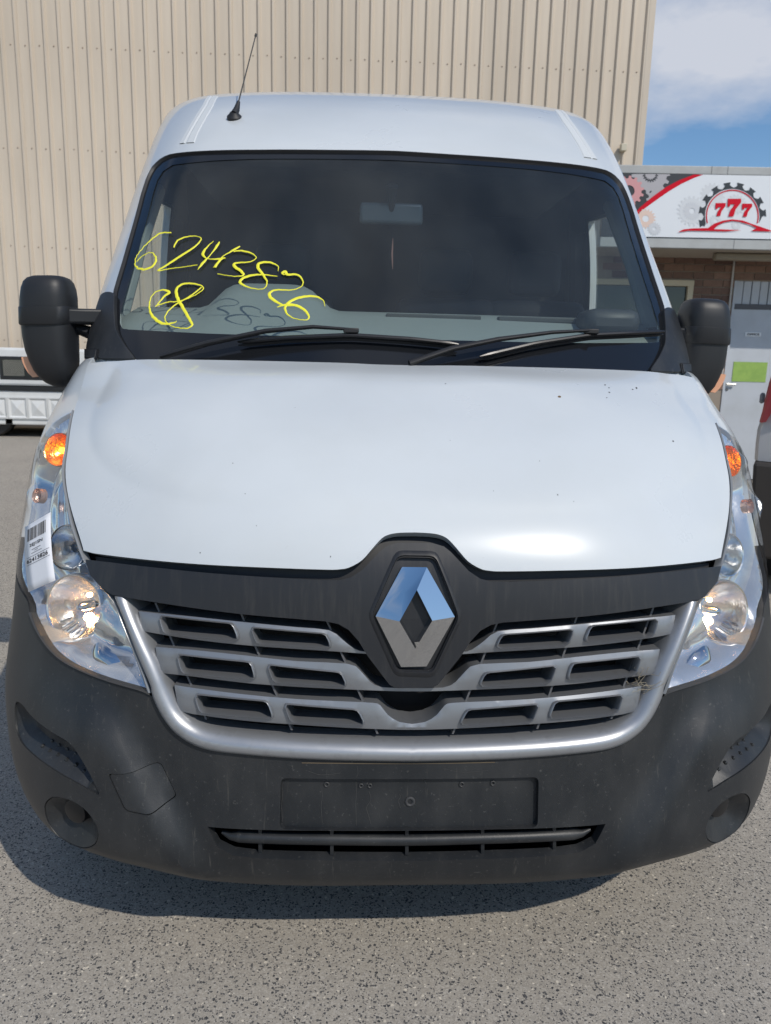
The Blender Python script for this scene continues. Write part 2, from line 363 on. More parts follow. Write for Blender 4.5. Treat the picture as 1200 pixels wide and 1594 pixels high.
# ------------------------------------------------------------------ the setting
def ground_mat():
    m=bpy.data.materials.new('worn_asphalt'); m.use_nodes=True; t=m.node_tree; b=t.nodes['Principled BSDF']; b.inputs['Roughness'].default_value=.9; b.inputs['Specular IOR Level'].default_value=.25
    g=nd(t,'ShaderNodeTexCoord')
    def noise(sc,det=4,ro=.6):
        n=nd(t,'ShaderNodeTexNoise'); n.inputs['Scale'].default_value=sc; n.inputs['Detail'].default_value=det; n.inputs['Roughness'].default_value=ro; t.links.new(g.outputs['Object'],n.inputs['Vector']); return n
    def rng(src,a,b_,c=0,d=1):
        r=nd(t,'ShaderNodeMapRange'); r.inputs['From Min'].default_value=a; r.inputs['From Max'].default_value=b_; r.inputs['To Min'].default_value=c; r.inputs['To Max'].default_value=d; t.links.new(src,r.inputs['Value']); return r.outputs[0]
    def mixc(f,a,b_):
        x=nd(t,'ShaderNodeMixRGB')
        if f is not None: t.links.new(f,x.inputs[0])
        for i,q in ((1,a),(2,b_)):
            if isinstance(q,tuple): x.inputs[i].default_value=(*q,1)
            else: t.links.new(q,x.inputs[i])
        return x.outputs[0]
    wn=noise(60,2); wv=nd(t,'ShaderNodeVectorMath',operation='SCALE'); wv.inputs['Scale'].default_value=.012; t.links.new(wn.outputs['Color'],wv.inputs[0])
    av=nd(t,'ShaderNodeVectorMath',operation='ADD'); t.links.new(g.outputs['Object'],av.inputs[0]); t.links.new(wv.outputs[0],av.inputs[1])
    def stones(sc,th,pick):
        v=nd(t,'ShaderNodeTexVoronoi'); v.inputs['Scale'].default_value=sc; v.inputs['Randomness'].default_value=1; t.links.new(av.outputs[0],v.inputs['Vector'])
        s=nd(t,'ShaderNodeSeparateColor'); t.links.new(v.outputs['Color'],s.inputs[0])
        sz=nd(t,'ShaderNodeMath',operation='MULTIPLY'); sz.inputs[1].default_value=th; t.links.new(s.outputs[1],sz.inputs[0])
        lt=nd(t,'ShaderNodeMath',operation='LESS_THAN'); t.links.new(v.outputs['Distance'],lt.inputs[0]); t.links.new(sz.outputs[0],lt.inputs[1])
        pk=nd(t,'ShaderNodeMath',operation='LESS_THAN'); pk.inputs[1].default_value=pick; t.links.new(s.outputs[0],pk.inputs[0])
        mu=nd(t,'ShaderNodeMath',operation='MULTIPLY'); t.links.new(lt.outputs[0],mu.inputs[0]); t.links.new(pk.outputs[0],mu.inputs[1]); return mu.outputs[0]
    base=mixc(rng(noise(.9,5).outputs['Fac'],.35,.65),(.40,.362,.305),(.46,.415,.35))
    base=mixc(rng(noise(260,3,.7).outputs['Fac'],.3,.7,0,.55),base,(.24,.217,.185))
    vc=nd(t,'ShaderNodeTexVoronoi'); vc.inputs['Scale'].default_value=230; t.links.new(av.outputs[0],vc.inputs['Vector']); scx=nd(t,'ShaderNodeSeparateColor'); t.links.new(vc.outputs['Color'],scx.inputs[0])
    base=mixc(rng(scx.outputs[0],.5,1,0,.45),base,(.21,.195,.175)); base=mixc(rng(scx.outputs[1],.6,1,0,.3),base,(.66,.62,.55))
    base=mixc(stones(130,.5,.26),base,(.055,.056,.058)); base=mixc(stones(210,.7,.45),base,(.10,.098,.095)); base=mixc(stones(130,.5,.10),base,(.62,.56,.46))
    base=mixc(rng(noise(2.4,6,.7).outputs['Fac'],.55,.8,0,.4),base,(.22,.205,.185)); base=mixc(rng(noise(.55,7,.65).outputs['Fac'],.5,.72,0,.38),base,(.25,.23,.21))
    t.links.new(base,b.inputs['Base Color'])
    bp=nd(t,'ShaderNodeBump'); bp.inputs['Strength'].default_value=.55; bp.inputs['Distance'].default_value=.004; n=noise(240,4,.7); t.links.new(n.outputs['Fac'],bp.inputs['Height']); t.links.new(bp.outputs[0],b.inputs['Normal'])
    return m
me=MB().add([(-250,-250,0),(250,-250,0),(250,250,0),(-250,250,0)],[(0,1,2,3)]).build('ground',ground_mat(),smooth=False); tag(me,kind='structure')
# ---- big corrugated warehouse, its cladding parallel to the van's nose
YW=13.5; XR=at_y(1003,120,YW)[0]; X0=-11.5; PITCH=.2525; ZT=9.6
wh=empty('warehouse',(0,YW,0)); tag(wh,'tall warehouse clad in beige corrugated metal sheets behind the van','building')
def clad_mat():
    m=mat('beige_cladding',(.63,.545,.44),.55,0,0,.4,vary=(1.6,(.55,.47,.375),.35,.7,(3,3,.25)),rnd=.05); return m
M_CLAD=clad_mat()
NR=3; SW=PITCH*NR; prof=[]
for k in range(NR):
    o_=k*PITCH; prof+=[(o_,0),(o_+PITCH-.078,0),(o_+PITCH-.055,-.046),(o_+PITCH-.026,-.046),(o_+PITCH-.004,0)]
prof.append((SW,0.0))
zs=[0.02,ZT]
V=[];Fc=[];n=len(prof)
for z in zs: V+=[(x,y,z) for x,y in prof]
for i in range(n-1): Fc.append((i,i+1,n+i+1,n+i))
first=mesh('cladding_sheet',V,Fc,M_CLAD,wh,smooth=False); nsh=int((XR-X0)/SW)+1
first.location=(XR-SW,0,0)
for k in range(1,nsh): link('cladding_sheet',first.data,wh,loc=(XR-SW*(k+1),-.002*(k%2),0))
sc_=MB(); rows=[at_y(27/3.987,275/3.987,YW)[2],at_y(85/3.987,917/3.987,YW)[2],at_y(65/3.987,1527/3.987,YW)[2],at_y(12,529,YW)[2]]; rows.append(2*rows[0]-rows[1]); rows=[z for z in rows if z<ZT]
for z in rows:
    for k in range(nsh*NR):
        x=XR-k*PITCH-PITCH*.60; c=(x,-.004,z+random.uniform(-.01,.01)); sc_.lathe(c,(0,-1,0),[(-.002,.013),(.007,.011),(.009,.005)],6,caps=(False,True))
tag(sc_.build('cladding_screws',mat('rusty_screw',(.36,.28,.21),.7),wh,smooth=False),kind='stuff')
MB().box(XR-.03,XR+.09,-.05,.02,0,ZT).build('corner_flashing',M_CLAD,wh,smooth=False,bevel=.01)
MB().box(XR+.02,XR+.08,.02,14,0,ZT).build('side_wall',M_CLAD,wh,smooth=False)
MB().box(X0-1,XR+.06,.04,.1,0,ZT).build('wall_core',mat('wall_core_grey',(.2,.19,.18),.8),wh,smooth=False)
bx=at_y(967.5,232,YW); sbx=MB().box(-.055,.055,-.10,0,-.065,.065).build('sensor_box',mat('cream_plastic',(.55,.50,.38),.5),None,bevel=.01,loc=(bx[0],YW-.04,bx[2])); tag(sbx,'small cream box fixed to the warehouse cladding above the shop roof','wall box')
# ---- shop on the right: brick wall, canopy with sign, office door
PHI=math.radians(4.3); EX=np.array([math.cos(PHI),-math.sin(PHI),0]); EY=np.array([math.sin(PHI),math.cos(PHI),0])
SO=CAM+ray(1110,430)/ (ray(1110,430)@FW)*8.8; SO=np.array([SO[0],SO[1],0])
shop=empty('shop',tuple(SO),-PHI); tag(shop,'low brick shop with a signed canopy to the right of the van','building')
def sp(u,v,d=0):
    """pixel -> (s,z) on the shop plane standing d in front of the brick wall"""
    r=ray(u,v); k=((SO-EY*d-CAM)@EY)/(r@EY); p=CAM+r*k; return ((p-SO)@EX,p[2])
M_BRK=[mat('brown_brick_%d'%i,c,.85,vary=(30,tuple(x*.75 for x in c),.4,.7),bump=(120,.4,.004)) for i,c in enumerate([(.19,.115,.085),(.24,.145,.105),(.15,.09,.07),(.27,.165,.12)])]
M_MORT=mat('mortar',(.30,.25,.20),.9,bump=(200,.3,.003)); M_FASC=mat('fascia_grey',(.42,.43,.42),.5,vary=(6,(.36,.36,.35),.4,.7)); M_SOFF=mat('soffit_beige',(.40,.35,.29),.8)
wl,wr=sp(1000,437)[0],sp(1080,437)[0]; wt=sp(1080,437)[1]; dl=sp(1142.5,450)[0]; dt=sp(1150,437)[1]; ztop=sp(1110,400)[1]+.15; zs_=.75
dr_=dl+1.05
def wallbox(x0,x1,z0,z1,name='wall'): return MB().box(x0,x1,.012,.24,z0,z1).build(name,M_MORT,shop,smooth=False)
W1=wallbox(wr,dl,0,ztop); wallbox(-4.5,wl-.9,0,ztop); wallbox(wl-.9,wr,0,zs_); wallbox(wl-.9,wr,wt,ztop); wallbox(dl,dr_,dt,ztop); wallbox(dr_,9,0,ztop)
bm_=[MB().box(0,.229,0,.05,0,.075).build('brick_shape',M_BRK[i],None,smooth=False) for i in range(4)]
bd=[b.data for b in bm_]; [bpy.data.objects.remove(b) for b in bm_]
nb=int(ztop/.086)
def brick_at(x,z,i): link('brick',bd[i],W1,loc=(x,random.uniform(-.002,.003),z))
for r_ in range(nb):
    z=r_*.086+.005; o_=0 if r_%2 else .12
    x=wl-.24*2+o_
    while x<dr_+.3:
        if z>1.1:
            i=random.choice([0,0,1,1,2,3]); a_,b_=x,x+.229
            if z<max(wt,dt)-.005: a_,b_=max(x,wr+.002),min(x+.229,dl-.002)
            if b_-a_>.228: brick_at(x,z,i)
            elif b_-a_>.03: o2=link('brick',bd[i],W1,loc=(a_,0,z)); o2.scale.x=(b_-a_)/.229
        x+=.24
# window
M_CRM=mat('cream_aluminium',(.55,.47,.32),.45); M_WGL=mat('dark_window_glass',(.03,.04,.038),.08,0,0,.6)
fw_=.065; win=MB().box(wl-.9,wr,-.02,.05,wt-fw_,wt).build('shop_window',M_CRM,shop,smooth=False); 
MB().box(wr-fw_,wr-.001,-.018,.05,zs_,wt-fw_-.001).build('window_frame',M_CRM,win,smooth=False); MB().box(wl-.9,wr-fw_-.001,.03,.04,zs_,wt-fw_-.001).build('pane',M_WGL,win,smooth=False)
# door, transom, notices
M_DOOR=mat('grey_door_paint',(.50,.53,.57),.5,vary=(3,(.45,.475,.50),.4,.7)); zt0=sp(1150,477)[1]
door=MB().box(dl+.03,dr_-.03,.03,.075,.02,zt0-.03).build('office_door',M_DOOR,shop,smooth=False)
MB().box(dl,dl+.028,.0,.09,.0,dt).box(dr_-.028,dr_,.0,.09,.0,dt).build('door_frame',M_DOOR,door,smooth=False)
tr_=MB().box(dl+.03,dr_-.03,.02,.07,zt0-.028,zt0+.03).build('transom_rail',mat('dark_rail',(.09,.09,.10),.5),shop,smooth=False)
k=0; x=dl+.03
while x<dr_-.06:
    MB().box(x,x+.088,.03+.004*(k%2),.06,zt0+.032,dt).build('transom_board',M_DOOR,tr_,smooth=False); x+=.0995;k+=1
MB().box(dl+.03,dr_-.03,.062,.075,zt0+.032,dt).build('transom_back',M_DARKG:=mat('dark_gap',(.03,.03,.035),.8),tr_,smooth=False)
def flatpoly(pts,d,name,m,par,th=.003,outside=None):
    P=[sp(u,v,d) for u,v in pts]; return sheetflat(P,d,name,m,par,th)
def sheetflat(P,d,name,m,par,th=.003,holes=()):
    V,T,_=fill(P,list(holes),5.0); n=len(V)
    A=[(x,-d,z) for x,z in V]; Fc=[(a,b,c) for a,b,c in T]
    return mesh(name,A,Fc,m,par,smooth=False)
def loc_s(u,v,d): s_,z=sp(u,v,d); return s_,z
a,b=sp(1160,517,-.03),sp(1184,524,-.03); os_=MB().box(a[0],b[0],.024,.029,b[1],a[1]).build('office_sign',mat('white_sign',(.75,.76,.76),.5),door,smooth=False)
def flattext(body,x0,x1,z0,z1,y,name,m,par,bold=0):
    V,Fc=text_polys(body,1,bold);A=np.array(V);mn=A.min(0);mxx=A.max(0); mesh(name,[(x0+(p[0]-mn[0])/(mxx[0]-mn[0])*(x1-x0),y,z0+(p[1]-mn[1])/(mxx[1]-mn[1])*(z1-z0)) for p in A],Fc,m,par,smooth=False)
w_=b[0]-a[0];h_=a[1]-b[1]; flattext('OFFICE',a[0]+w_*.12,b[0]-w_*.12,b[1]+h_*.25,a[1]-h_*.25,.0215,'office_lettering',mat('black_lettering',(.02,.02,.02),.6),os_,.03)
a,b=sp(1142,563,-.03),sp(1191,595,-.03); gp_=MB().box(a[0],b[0],.025,.028,b[1],a[1]).build('green_notice',mat('green_paper',(.30,.46,.10),.7,vary=(9,(.25,.40,.09),.4,.6)),None,smooth=False); gp_.location=tuple(SO); gp_.rotation_euler=(0,0,-PHI); tag(gp_,'plain green paper notice taped to the grey office door','notice')
a=sp(1129,597.5,-.03); MB().tube([(a[0]+.0,.0,a[1]),(a[0]+.11,-.005,a[1]-.003)],.011,8).tube([(a[0]+.01,.03,a[1]),(a[0]+.01,-.0,a[1])],.010,8).build('door_handle',mat('handle_metal',(.55,.54,.5),.3,.8),door)
a=sp(1130,606,-.03); MB().lathe((a[0]+.01,.03,a[1]),(0,-1,0),[(0,.02),(.008,.018),(.009,0)],14).build('door_lock',mat('lock_metal',(.2,.2,.2),.4,.8),door)
# canopy
D0=.75; ft=sp(1100,258.5,D0)[1]; fs=sp(1100,271.5,D0)[1]; fb=sp(1100,371,D0)[1]; fbb=sp(1100,387,D0)[1]; xl=sp(940,300,D0)[0]; xr_=xl+7
can=MB().box(xl,xr_,-D0,-D0+.06,fs,ft).build('canopy',M_FASC,shop,smooth=False,bevel=.006)
MB().box(xl,xr_,-D0+.062,.24,ft-.02,ft-.001).build('canopy_roof',M_FASC,can,smooth=False)
MB().box(xl,xr_,-D0,-D0+.06,fbb,fb-.002).build('lower_fascia',M_FASC,can,smooth=False,bevel=.005)
MB().box(xl,xr_,-D0+.063,.0,fbb+.004,fbb+.03).build('soffit',M_SOFF,can,smooth=False)
MB().box(xl,xl+.05,-D0+.063,.24,fbb+.031,ft-.03).build('canopy_end',M_FASC,can,smooth=False)
# seams in the flashings
for u in (1108,1133): x=sp(u,260,D0)[0]; MB().box(x,x+.006,-D0-.002,-D0,fs,ft).build('flashing_joint',mat('joint_dark',(.2,.2,.2),.7),can,smooth=False)
for u in (1142,): x=sp(u,380,D0)[0]; MB().box(x,x+.006,-D0-.002,-D0,fbb,fb-.002).build('flashing_joint',mat('joint_dark',(.2,.2,.2),.7),can,smooth=False)
sg=empty('shop_sign',tuple(SO),-PHI); tag(sg,'white shop sign with red 777, half gear and red car outline on the canopy','sign')
M_SW=mat('sign_white',(.74,.76,.78),.4); M_SD=mat('sign_dark',(.04,.042,.045),.4); M_SR=mat('sign_red',(.60,.008,.025),.7,spec=.15); M_SG=mat('sign_pale_grey',(.60,.61,.63),.4); M_SG2=mat('sign_paler_grey',(.66,.675,.69),.4); M_SPK=mat('sign_pink',(.62,.30,.30),.4); M_SPE=mat('sign_peach',(.74,.56,.47),.4); M_SGR=mat('sign_mid_grey',(.42,.40,.41),.4); M_SBK=mat('sign_black',(.03,.035,.04),.4)
MB().box(xl,xr_,-D0-.004,-D0+.05,fb,fs-.002).build('sign_board',M_SD,sg,smooth=False)
cp=lambda pts:[(960+x/5,250+y/5) for x,y in pts]
D1=D0+.004
def layer(pts,k,name,m,holes=()):
    d=D1+.002*k; P=[sp(u,v,d) for u,v in cp(pts)]; P=[(x,min(max(z,fb+.004),fs-.006)) for x,z in P]; H=[[sp(u,v,d) for u,v in cp(h)] for h in holes]
    return sheetflat(P,d,name,m,sg,holes=H)
def gear(cx_,cy_,r,nt_,k,name,m,hole=0,a0=0,ymin=-9e9):
    P=[]
    for i in range(nt_):
        for (f,rr) in ((0,.82),(.18,.84),(.3,1),(.62,1),(.74,.84)):
            th=a0+2*math.pi*(i+f)/nt_; P.append((cx_+math.cos(th)*r*rr,max(cy_+math.sin(th)*r*rr,ymin)))
    hs_=[[(cx_+math.cos(t)*hole,cy_+math.sin(t)*hole) for t in np.linspace(0,2*math.pi,19)[:-1]]] if hole else []
    Q=[P[0]]
    for p in P[1:]:
        if math.hypot(p[0]-Q[-1][0],p[1]-Q[-1][1])>.5: Q.append(p)
    return layer(Q,k,name,m,hs_)
gear(265,112,150,14,1,'printed_gear',M_SGR,0,.2,104); gear(262,108,62,18,1.6,'printed_gear',M_SD,0,0,104); gear(262,104,46,18,2.0,'printed_gear',M_SGR,0,0,104)
gear(95,235,118,14,2.4,'printed_gear',M_SPK,44,.1,104); gear(330,300,100,13,1.2,'printed_gear',M_SGR,0)
arc=[(1500,106),(640,106),(560,130),(470,170),(380,220),(300,275),(230,335),(170,395),(100,480),(60,560),(40,600)]
zb=lambda u:fb
Pw=[sp(u,v,D1+.006) for u,v in cp(arc)]; Pw=[(x,min(max(z,fb+.003),fs-.004)) for x,z in Pw]; Pw[0]=(xr_-.02,fs-.004); Pw.append((Pw[-1][0],fb+.003)); Pw.append((xr_-.02,fb+.003))
P2=[];
for p in Pw:
    if not P2 or math.hypot(p[0]-P2[-1][0],p[1]-P2[-1][1])>.004: P2.append(p)
sheetflat(P2,D1+.006,'white_panel',M_SW,sg)
layer([(600,107),(480,155),(380,208),(280,280),(180,365),(100,460),(100,500),(190,392),(300,312),(400,242),(500,182),(600,135),(672,107)],4,'red_stripe',M_SR)
gear(225,452,78,18,4,'printed_gear',M_SPE,26); gear(292,530,52,16,4.4,'printed_gear',M_SG,14); gear(585,392,118,20,4,'printed_gear',M_SG2,34); gear(585,392,72,24,4.4,'printed_gear',M_SG,22); gear(745,270,98,16,3.6,'printed_gear',M_SG2,30)
cx_,cy_=900,432
P=[];nt_=14
for i in range(-1,10):
    pass
ang=lambda a:(math.cos(math.radians(a)),math.sin(math.radians(a)))
P=[];a=-197.0
for i in range(9):
    ac=167.3+23.4*i
    for (da,rr) in ((-7.5,230),(-4.6,243),(-6.2,264),(6.2,264),(4.6,243),(7.5,230)):
        th=ac+da
        x_,y_=ang(th); P.append((cx_+x_*rr,cy_+y_*rr))
    th=ac+11.7; x_,y_=ang(th); P.append((cx_+x_*222,cy_+y_*222))
P=P[:-1]
inn=[(cx_+ang(t)[0]*214,cy_+ang(t)[1]*214) for t in np.linspace(375,165,40)]
layer(P+inn,5,'black_half_gear',M_SBK)
layer([(cx_+ang(t)[0]*206,cy_+ang(t)[1]*206) for t in np.linspace(164,376,44)]+[(cx_+ang(t)[0]*197,cy_+ang(t)[1]*197) for t in np.linspace(376,164,44)],5,'red_ring',M_SR)
gear(930,340,80,16,4,'printed_gear',M_SG2,26); gear(770,470,48,14,4,'printed_gear',M_SG2,16); gear(930,500,40,14,4,'printed_gear',M_SG2,12)
S7=[(770,330),(848,330),(848,352),(815,395),(805,432),(775,432),(788,392),(812,362),(788,362),(784,376),(768,376)]
layer(S7,7,'red_numeral',M_SR); layer([(x+206,y+5) for x,y in S7],7,'red_numeral',M_SR)
layer([(865,297),(968,297),(968,325),(925,380),(908,435),(868,435),(885,385),(918,340),(885,340),(880,358),(862,358)],7,'red_numeral',M_SR)
layer([(475,557),(520,535),(600,527),(710,525),(760,490),(830,466),(900,457),(980,466),(1060,495),(1120,515),(1200,543),(1330,556),(1200,551),(1045,548),(1090,525),(1040,500),(960,476),(900,469),(840,479),(790,501),(755,533),(850,536),(970,542),(850,550),(700,547),(560,545)],8,'red_car_outline',M_SR)
# fluorescent batten and conduit
a,b=sp(1113,389,.45),sp(1113,397,.45); bt=MB().box(a[0],a[0]+1.25,-.50,-.38,fbb-.075,fbb+.002).build('batten_light',mat('dull_batten',(.28,.24,.18),.6),None,bevel=.02); bt.location=tuple(SO); bt.rotation_euler=(0,0,-PHI); tag(bt,'dull unlit tube light fixed under the canopy soffit','light fitting')
a=sp(1142,405); b=sp(1137,470); cdt=MB().tube([(a[0],-.02,fbb),(b[0]-.01,-.02,1.2)],.012,8).build('conduit',mat('grey_conduit',(.5,.48,.45),.5),None); cdt.location=tuple(SO); cdt.rotation_euler=(0,0,-PHI); tag(cdt,'thin pale conduit running down the brick wall beside the office door','pipe')
# ---- utility truck with canopy, side on, behind the van on the left
UY=11.0; g0=at_y(10,690,UY); ux=lambda u:at_y(u,620,UY)[0]; uz=lambda v:at_y(60,v,UY)[2]
ute=empty('utility_truck',(ux(0),UY,0)); tag(ute,'white utility truck with embossed tray side and canopy, parked on the left','truck')
M_UW=mat('ute_white',(.68,.69,.68),.4,0,.3,vary=(3,(.58,.58,.56),.4,.8)); M_UK=mat('ute_black',(.015,.015,.016),.4)
z1,z2,z3=uz(662),uz(609),uz(542); x0_=-2.6;x1_=2.3
tray=MB().box(x0_,x1_,.02,1.8,z1,z2).build('tray',M_UW,ute,smooth=False,bevel=.02)
# embossed squares, each a shallow pyramid in a raised frame
pw=ux(40)-ux(12.5); ph=uz(620.5)-uz(651)
pxs=[ux(12.5)-ux(0)+k*(ux(44)-ux(12.5)) for k in range(-5,6)]
for px_ in pxs:
    if px_+pw>x1_-.05 or px_<x0_+.05: continue
    zc=uz(651);V=[(0,0,0),(pw,0,0),(pw,0,ph),(0,0,ph),(.03,.025,.03),(pw-.03,.025,.03),(pw-.03,.025,ph-.03),(.03,.025,ph-.03),(pw/2,-.012,ph/2)]
    mesh('tray_panel',V,[(0,1,5,4),(1,2,6,5),(2,3,7,6),(3,0,4,7),(4,5,8),(5,6,8),(6,7,8),(7,4,8)],M_UW,tray,smooth=False,loc=(px_,-.012,zc))
    f_=MB(); fr=.018
    f_.box(-fr,pw+fr,-.012,.012,-fr,0).box(-fr,pw+fr,-.012,.012,ph,ph+fr).box(-fr,0,-.012,.012,0,ph).box(pw,pw+fr,-.012,.012,0,ph); f_.build('panel_frame',M_UW,tray,smooth=False,loc=(px_,.006,zc))
MB().box(x0_,x1_,-.0,1.82,z2+.002,z2+.07).build('tray_rail',M_UK,ute,smooth=False)
cnp=MB().box(x0_+.02,x1_-.02,.04,1.78,z2+.075,z3).build('canopy_body',M_UW,ute,smooth=False,bevel=.04)
wx0,wx1,wz0,wz1=ux(0.6)-ux(0),ux(120)-ux(0),uz(592),uz(555.5)
fr_=mesh('canopy_window',*(lambda m:(m.V,m.F))(MB().box(wx0,wx1,.028,.06,wz0,wz1)),M_UK,cnp,smooth=False,bevel=.03)
MB().box(wx0+.05,wx1-.05,.022,.027,wz0+.05,wz1-.04).build('pane',mat('ute_glass',(.02,.025,.025),.08),fr_,smooth=False)
ms=MB(); 
lo,hi=wx0+.07,wx0+.40; za,zb_=wz0+.06,wz1-.06; hh=zb_-za
for s_ in (1,-1):
    for k in range(-12,26):
        c=lo+k*.034; a_,b_=0.0,hh   # x = c + s*u, u in 0..hh
        if s_>0: a_,b_=max(a_,lo-c),min(b_,hi-c)
        else: a_,b_=max(a_,c-hi),min(b_,c-lo)
        if b_-a_>.02: ms.tube([(c+s_*a_,.019,za+a_),(c+s_*b_,.019,za+b_)],.0045,4)
ms.build('window_mesh',mat('mesh_grey',(.22,.22,.19),.7),fr_,smooth=False)
MB().box(-4.6,-2.65,.0,1.8,z1,uz(600)).build('cab_lower',M_UW,ute,bevel=.08); MB().box(-4.1,-2.65,.15,1.65,uz(600),z3).build('cab_upper',M_UW,ute,bevel=.15); MB().box(-5.6,-4.55,.05,1.75,z1,uz(612)).build('bonnet',M_UW,ute,bevel=.1)
MB().box(-5.4,x1_-.15,.3,1.5,.42,z1-.004).build('chassis',M_UK,ute,smooth=False)
gw=MB().lathe((0,0,0),(0,-1,0),[(0,.20),(.02,.30),(.0,.36),(-.06,.38),(-.2,.38)],28); 
for x in (-.12-.0,-4.3):
    o_=MB().lathe((0,0,0),(0,-1,0),[(-.2,.2),(-.2,.36),(-.05,.375),(0,.35),(.01,.24),(-.03,.22)],28).build('wheel',M_UK,ute,loc=(x-.10,.12,.375))
    MB().lathe((0,0,0),(0,-1,0),[(-.05,.225),(-.03,.16),(.0,.10),(.0,0)],20).build('rim',mat('ute_rim',(.4,.4,.4),.4,.7),o_)
MB().box(.05,.16,.02,.2,.30,z1).build('mud_flap',M_UK,ute,smooth=False)
# ---- pale vehicle at the right edge of the frame
VY=3.0; vp=lambda u,v:at_y(u,v,VY)
wv=empty('parked_van',(float(vp(1190,700)[0]),VY,0),-math.radians(31)); tag(wv,'white vehicle with a red stripe cut off at the right edge','van')
ox=wv.location[0]; M_GW=mat('greyish_white_paint',(.46,.46,.47),.4,0,.3); M_RED=mat('red_stripe_paint',(.42,.02,.03),.4,0,.3)
edge=[(1176,716),(1178,690),(1181,668),(1185,655),(1190,630),(1196,606),(1203,575),(1212,540)]
L=[(p[0]-ox,p[2]) for p in (vp(*e) for e in edge)]
V=[];Fc=[]
for i,(x,z) in enumerate(L):
    V+=[(x,0,z),(x+.02,-.06,z),(x+.35,-.12,z),(x+1.5,-.12,z),(x+1.8,.1,z),(x+1.8,2.2,z),(x+.0,2.2,z)]
n=7
for i in range(len(L)-1):
    for k in range(n): Fc.append((i*n+k,i*n+(k+1)%n,(i+1)*n+(k+1)%n,(i+1)*n+k))
Fc.append(tuple(range(n))[::-1]);Fc.append(tuple((len(L)-1)*n+k for k in range(n)))
mesh('body',V,Fc,M_GW,wv,angle=30)
P=[vp(*e) for e in ((1184.5,657),(1189,640),(1193,620),(1199,595),(1206,572))]; Q=[vp(*e) for e in ((1186,655),(1194,640),(1199,622),(1209,597),(1218,572))]
V=[];Fc=[]
for p,q in zip(P,Q): V+=[(p[0]-ox-.004,-.0-.0,p[2]),(p[0]-ox+.01,-.085,p[2]),(q[0]-ox+.03,-.115,q[2]),(q[0]-ox+.03,-.05,q[2])]
for i in range(4):
    for k in range(3): Fc.append((4*i+k,4*i+k+1,4*i+5+k,4*i+4+k))
mesh('red_stripe',V,Fc,M_RED,wv,angle=40)
z0=.24; x_=L[0][0]; zt_=L[-1][1]; xt_=L[-1][0]; zm_=L[3][1]+.10
MB().hexa([(xt_+.12,-.135,zm_),(xt_+1.40,-.135,zm_),(xt_+1.40,-.10,zm_),(xt_+.12,-.10,zm_),(xt_+.18,-.135,zt_-.05),(xt_+1.34,-.135,zt_-.05),(xt_+1.34,-.10,zt_-.05),(xt_+.18,-.10,zt_-.05)]).build('windscreen',mat('parked_van_glass',(.02,.025,.028),.08),wv,smooth=False)
for hx in (.42,1.25): MB().box(x_+hx-.12,x_+hx+.12,-.14,-.09,L[0][1]+.04,L[0][1]+.13).build('headlamp',mat('parked_van_lamp',(.55,.56,.58),.15,.6),wv,bevel=.02)
MB().hexa([(x_+.03,-.10,z0),(x_+1.8,-.10,z0),(x_+1.8,2.2,z0),(x_+.03,2.2,z0),(x_-.0,-.13,L[0][1]-.004),(x_+1.8,-.13,L[0][1]-.004),(x_+1.8,2.2,L[0][1]-.004),(x_,2.2,L[0][1]-.004)]).build('lower_bumper',mat('brown_black_plastic',(.035,.03,.027),.6),wv,smooth=False,bevel=.02)
p=vp(1187,620); MB().box(-.012,.016,-.04,.04,-.035,.03).build('door_mirror',mat('grey_mirror',(.2,.2,.21),.5),wv,bevel=.02,seg=3,loc=(p[0]-ox,.1,p[2]))
for yy in (.5,1.75):
    MB().lathe((0,0,0),(-1,0,0),[(-.2,.2),(-.2,.31),(-.02,.33),(0,.30),(0,.2),(-.03,0)],28).build('wheel',M_UK,wv,loc=(x_+.12,yy,.33))
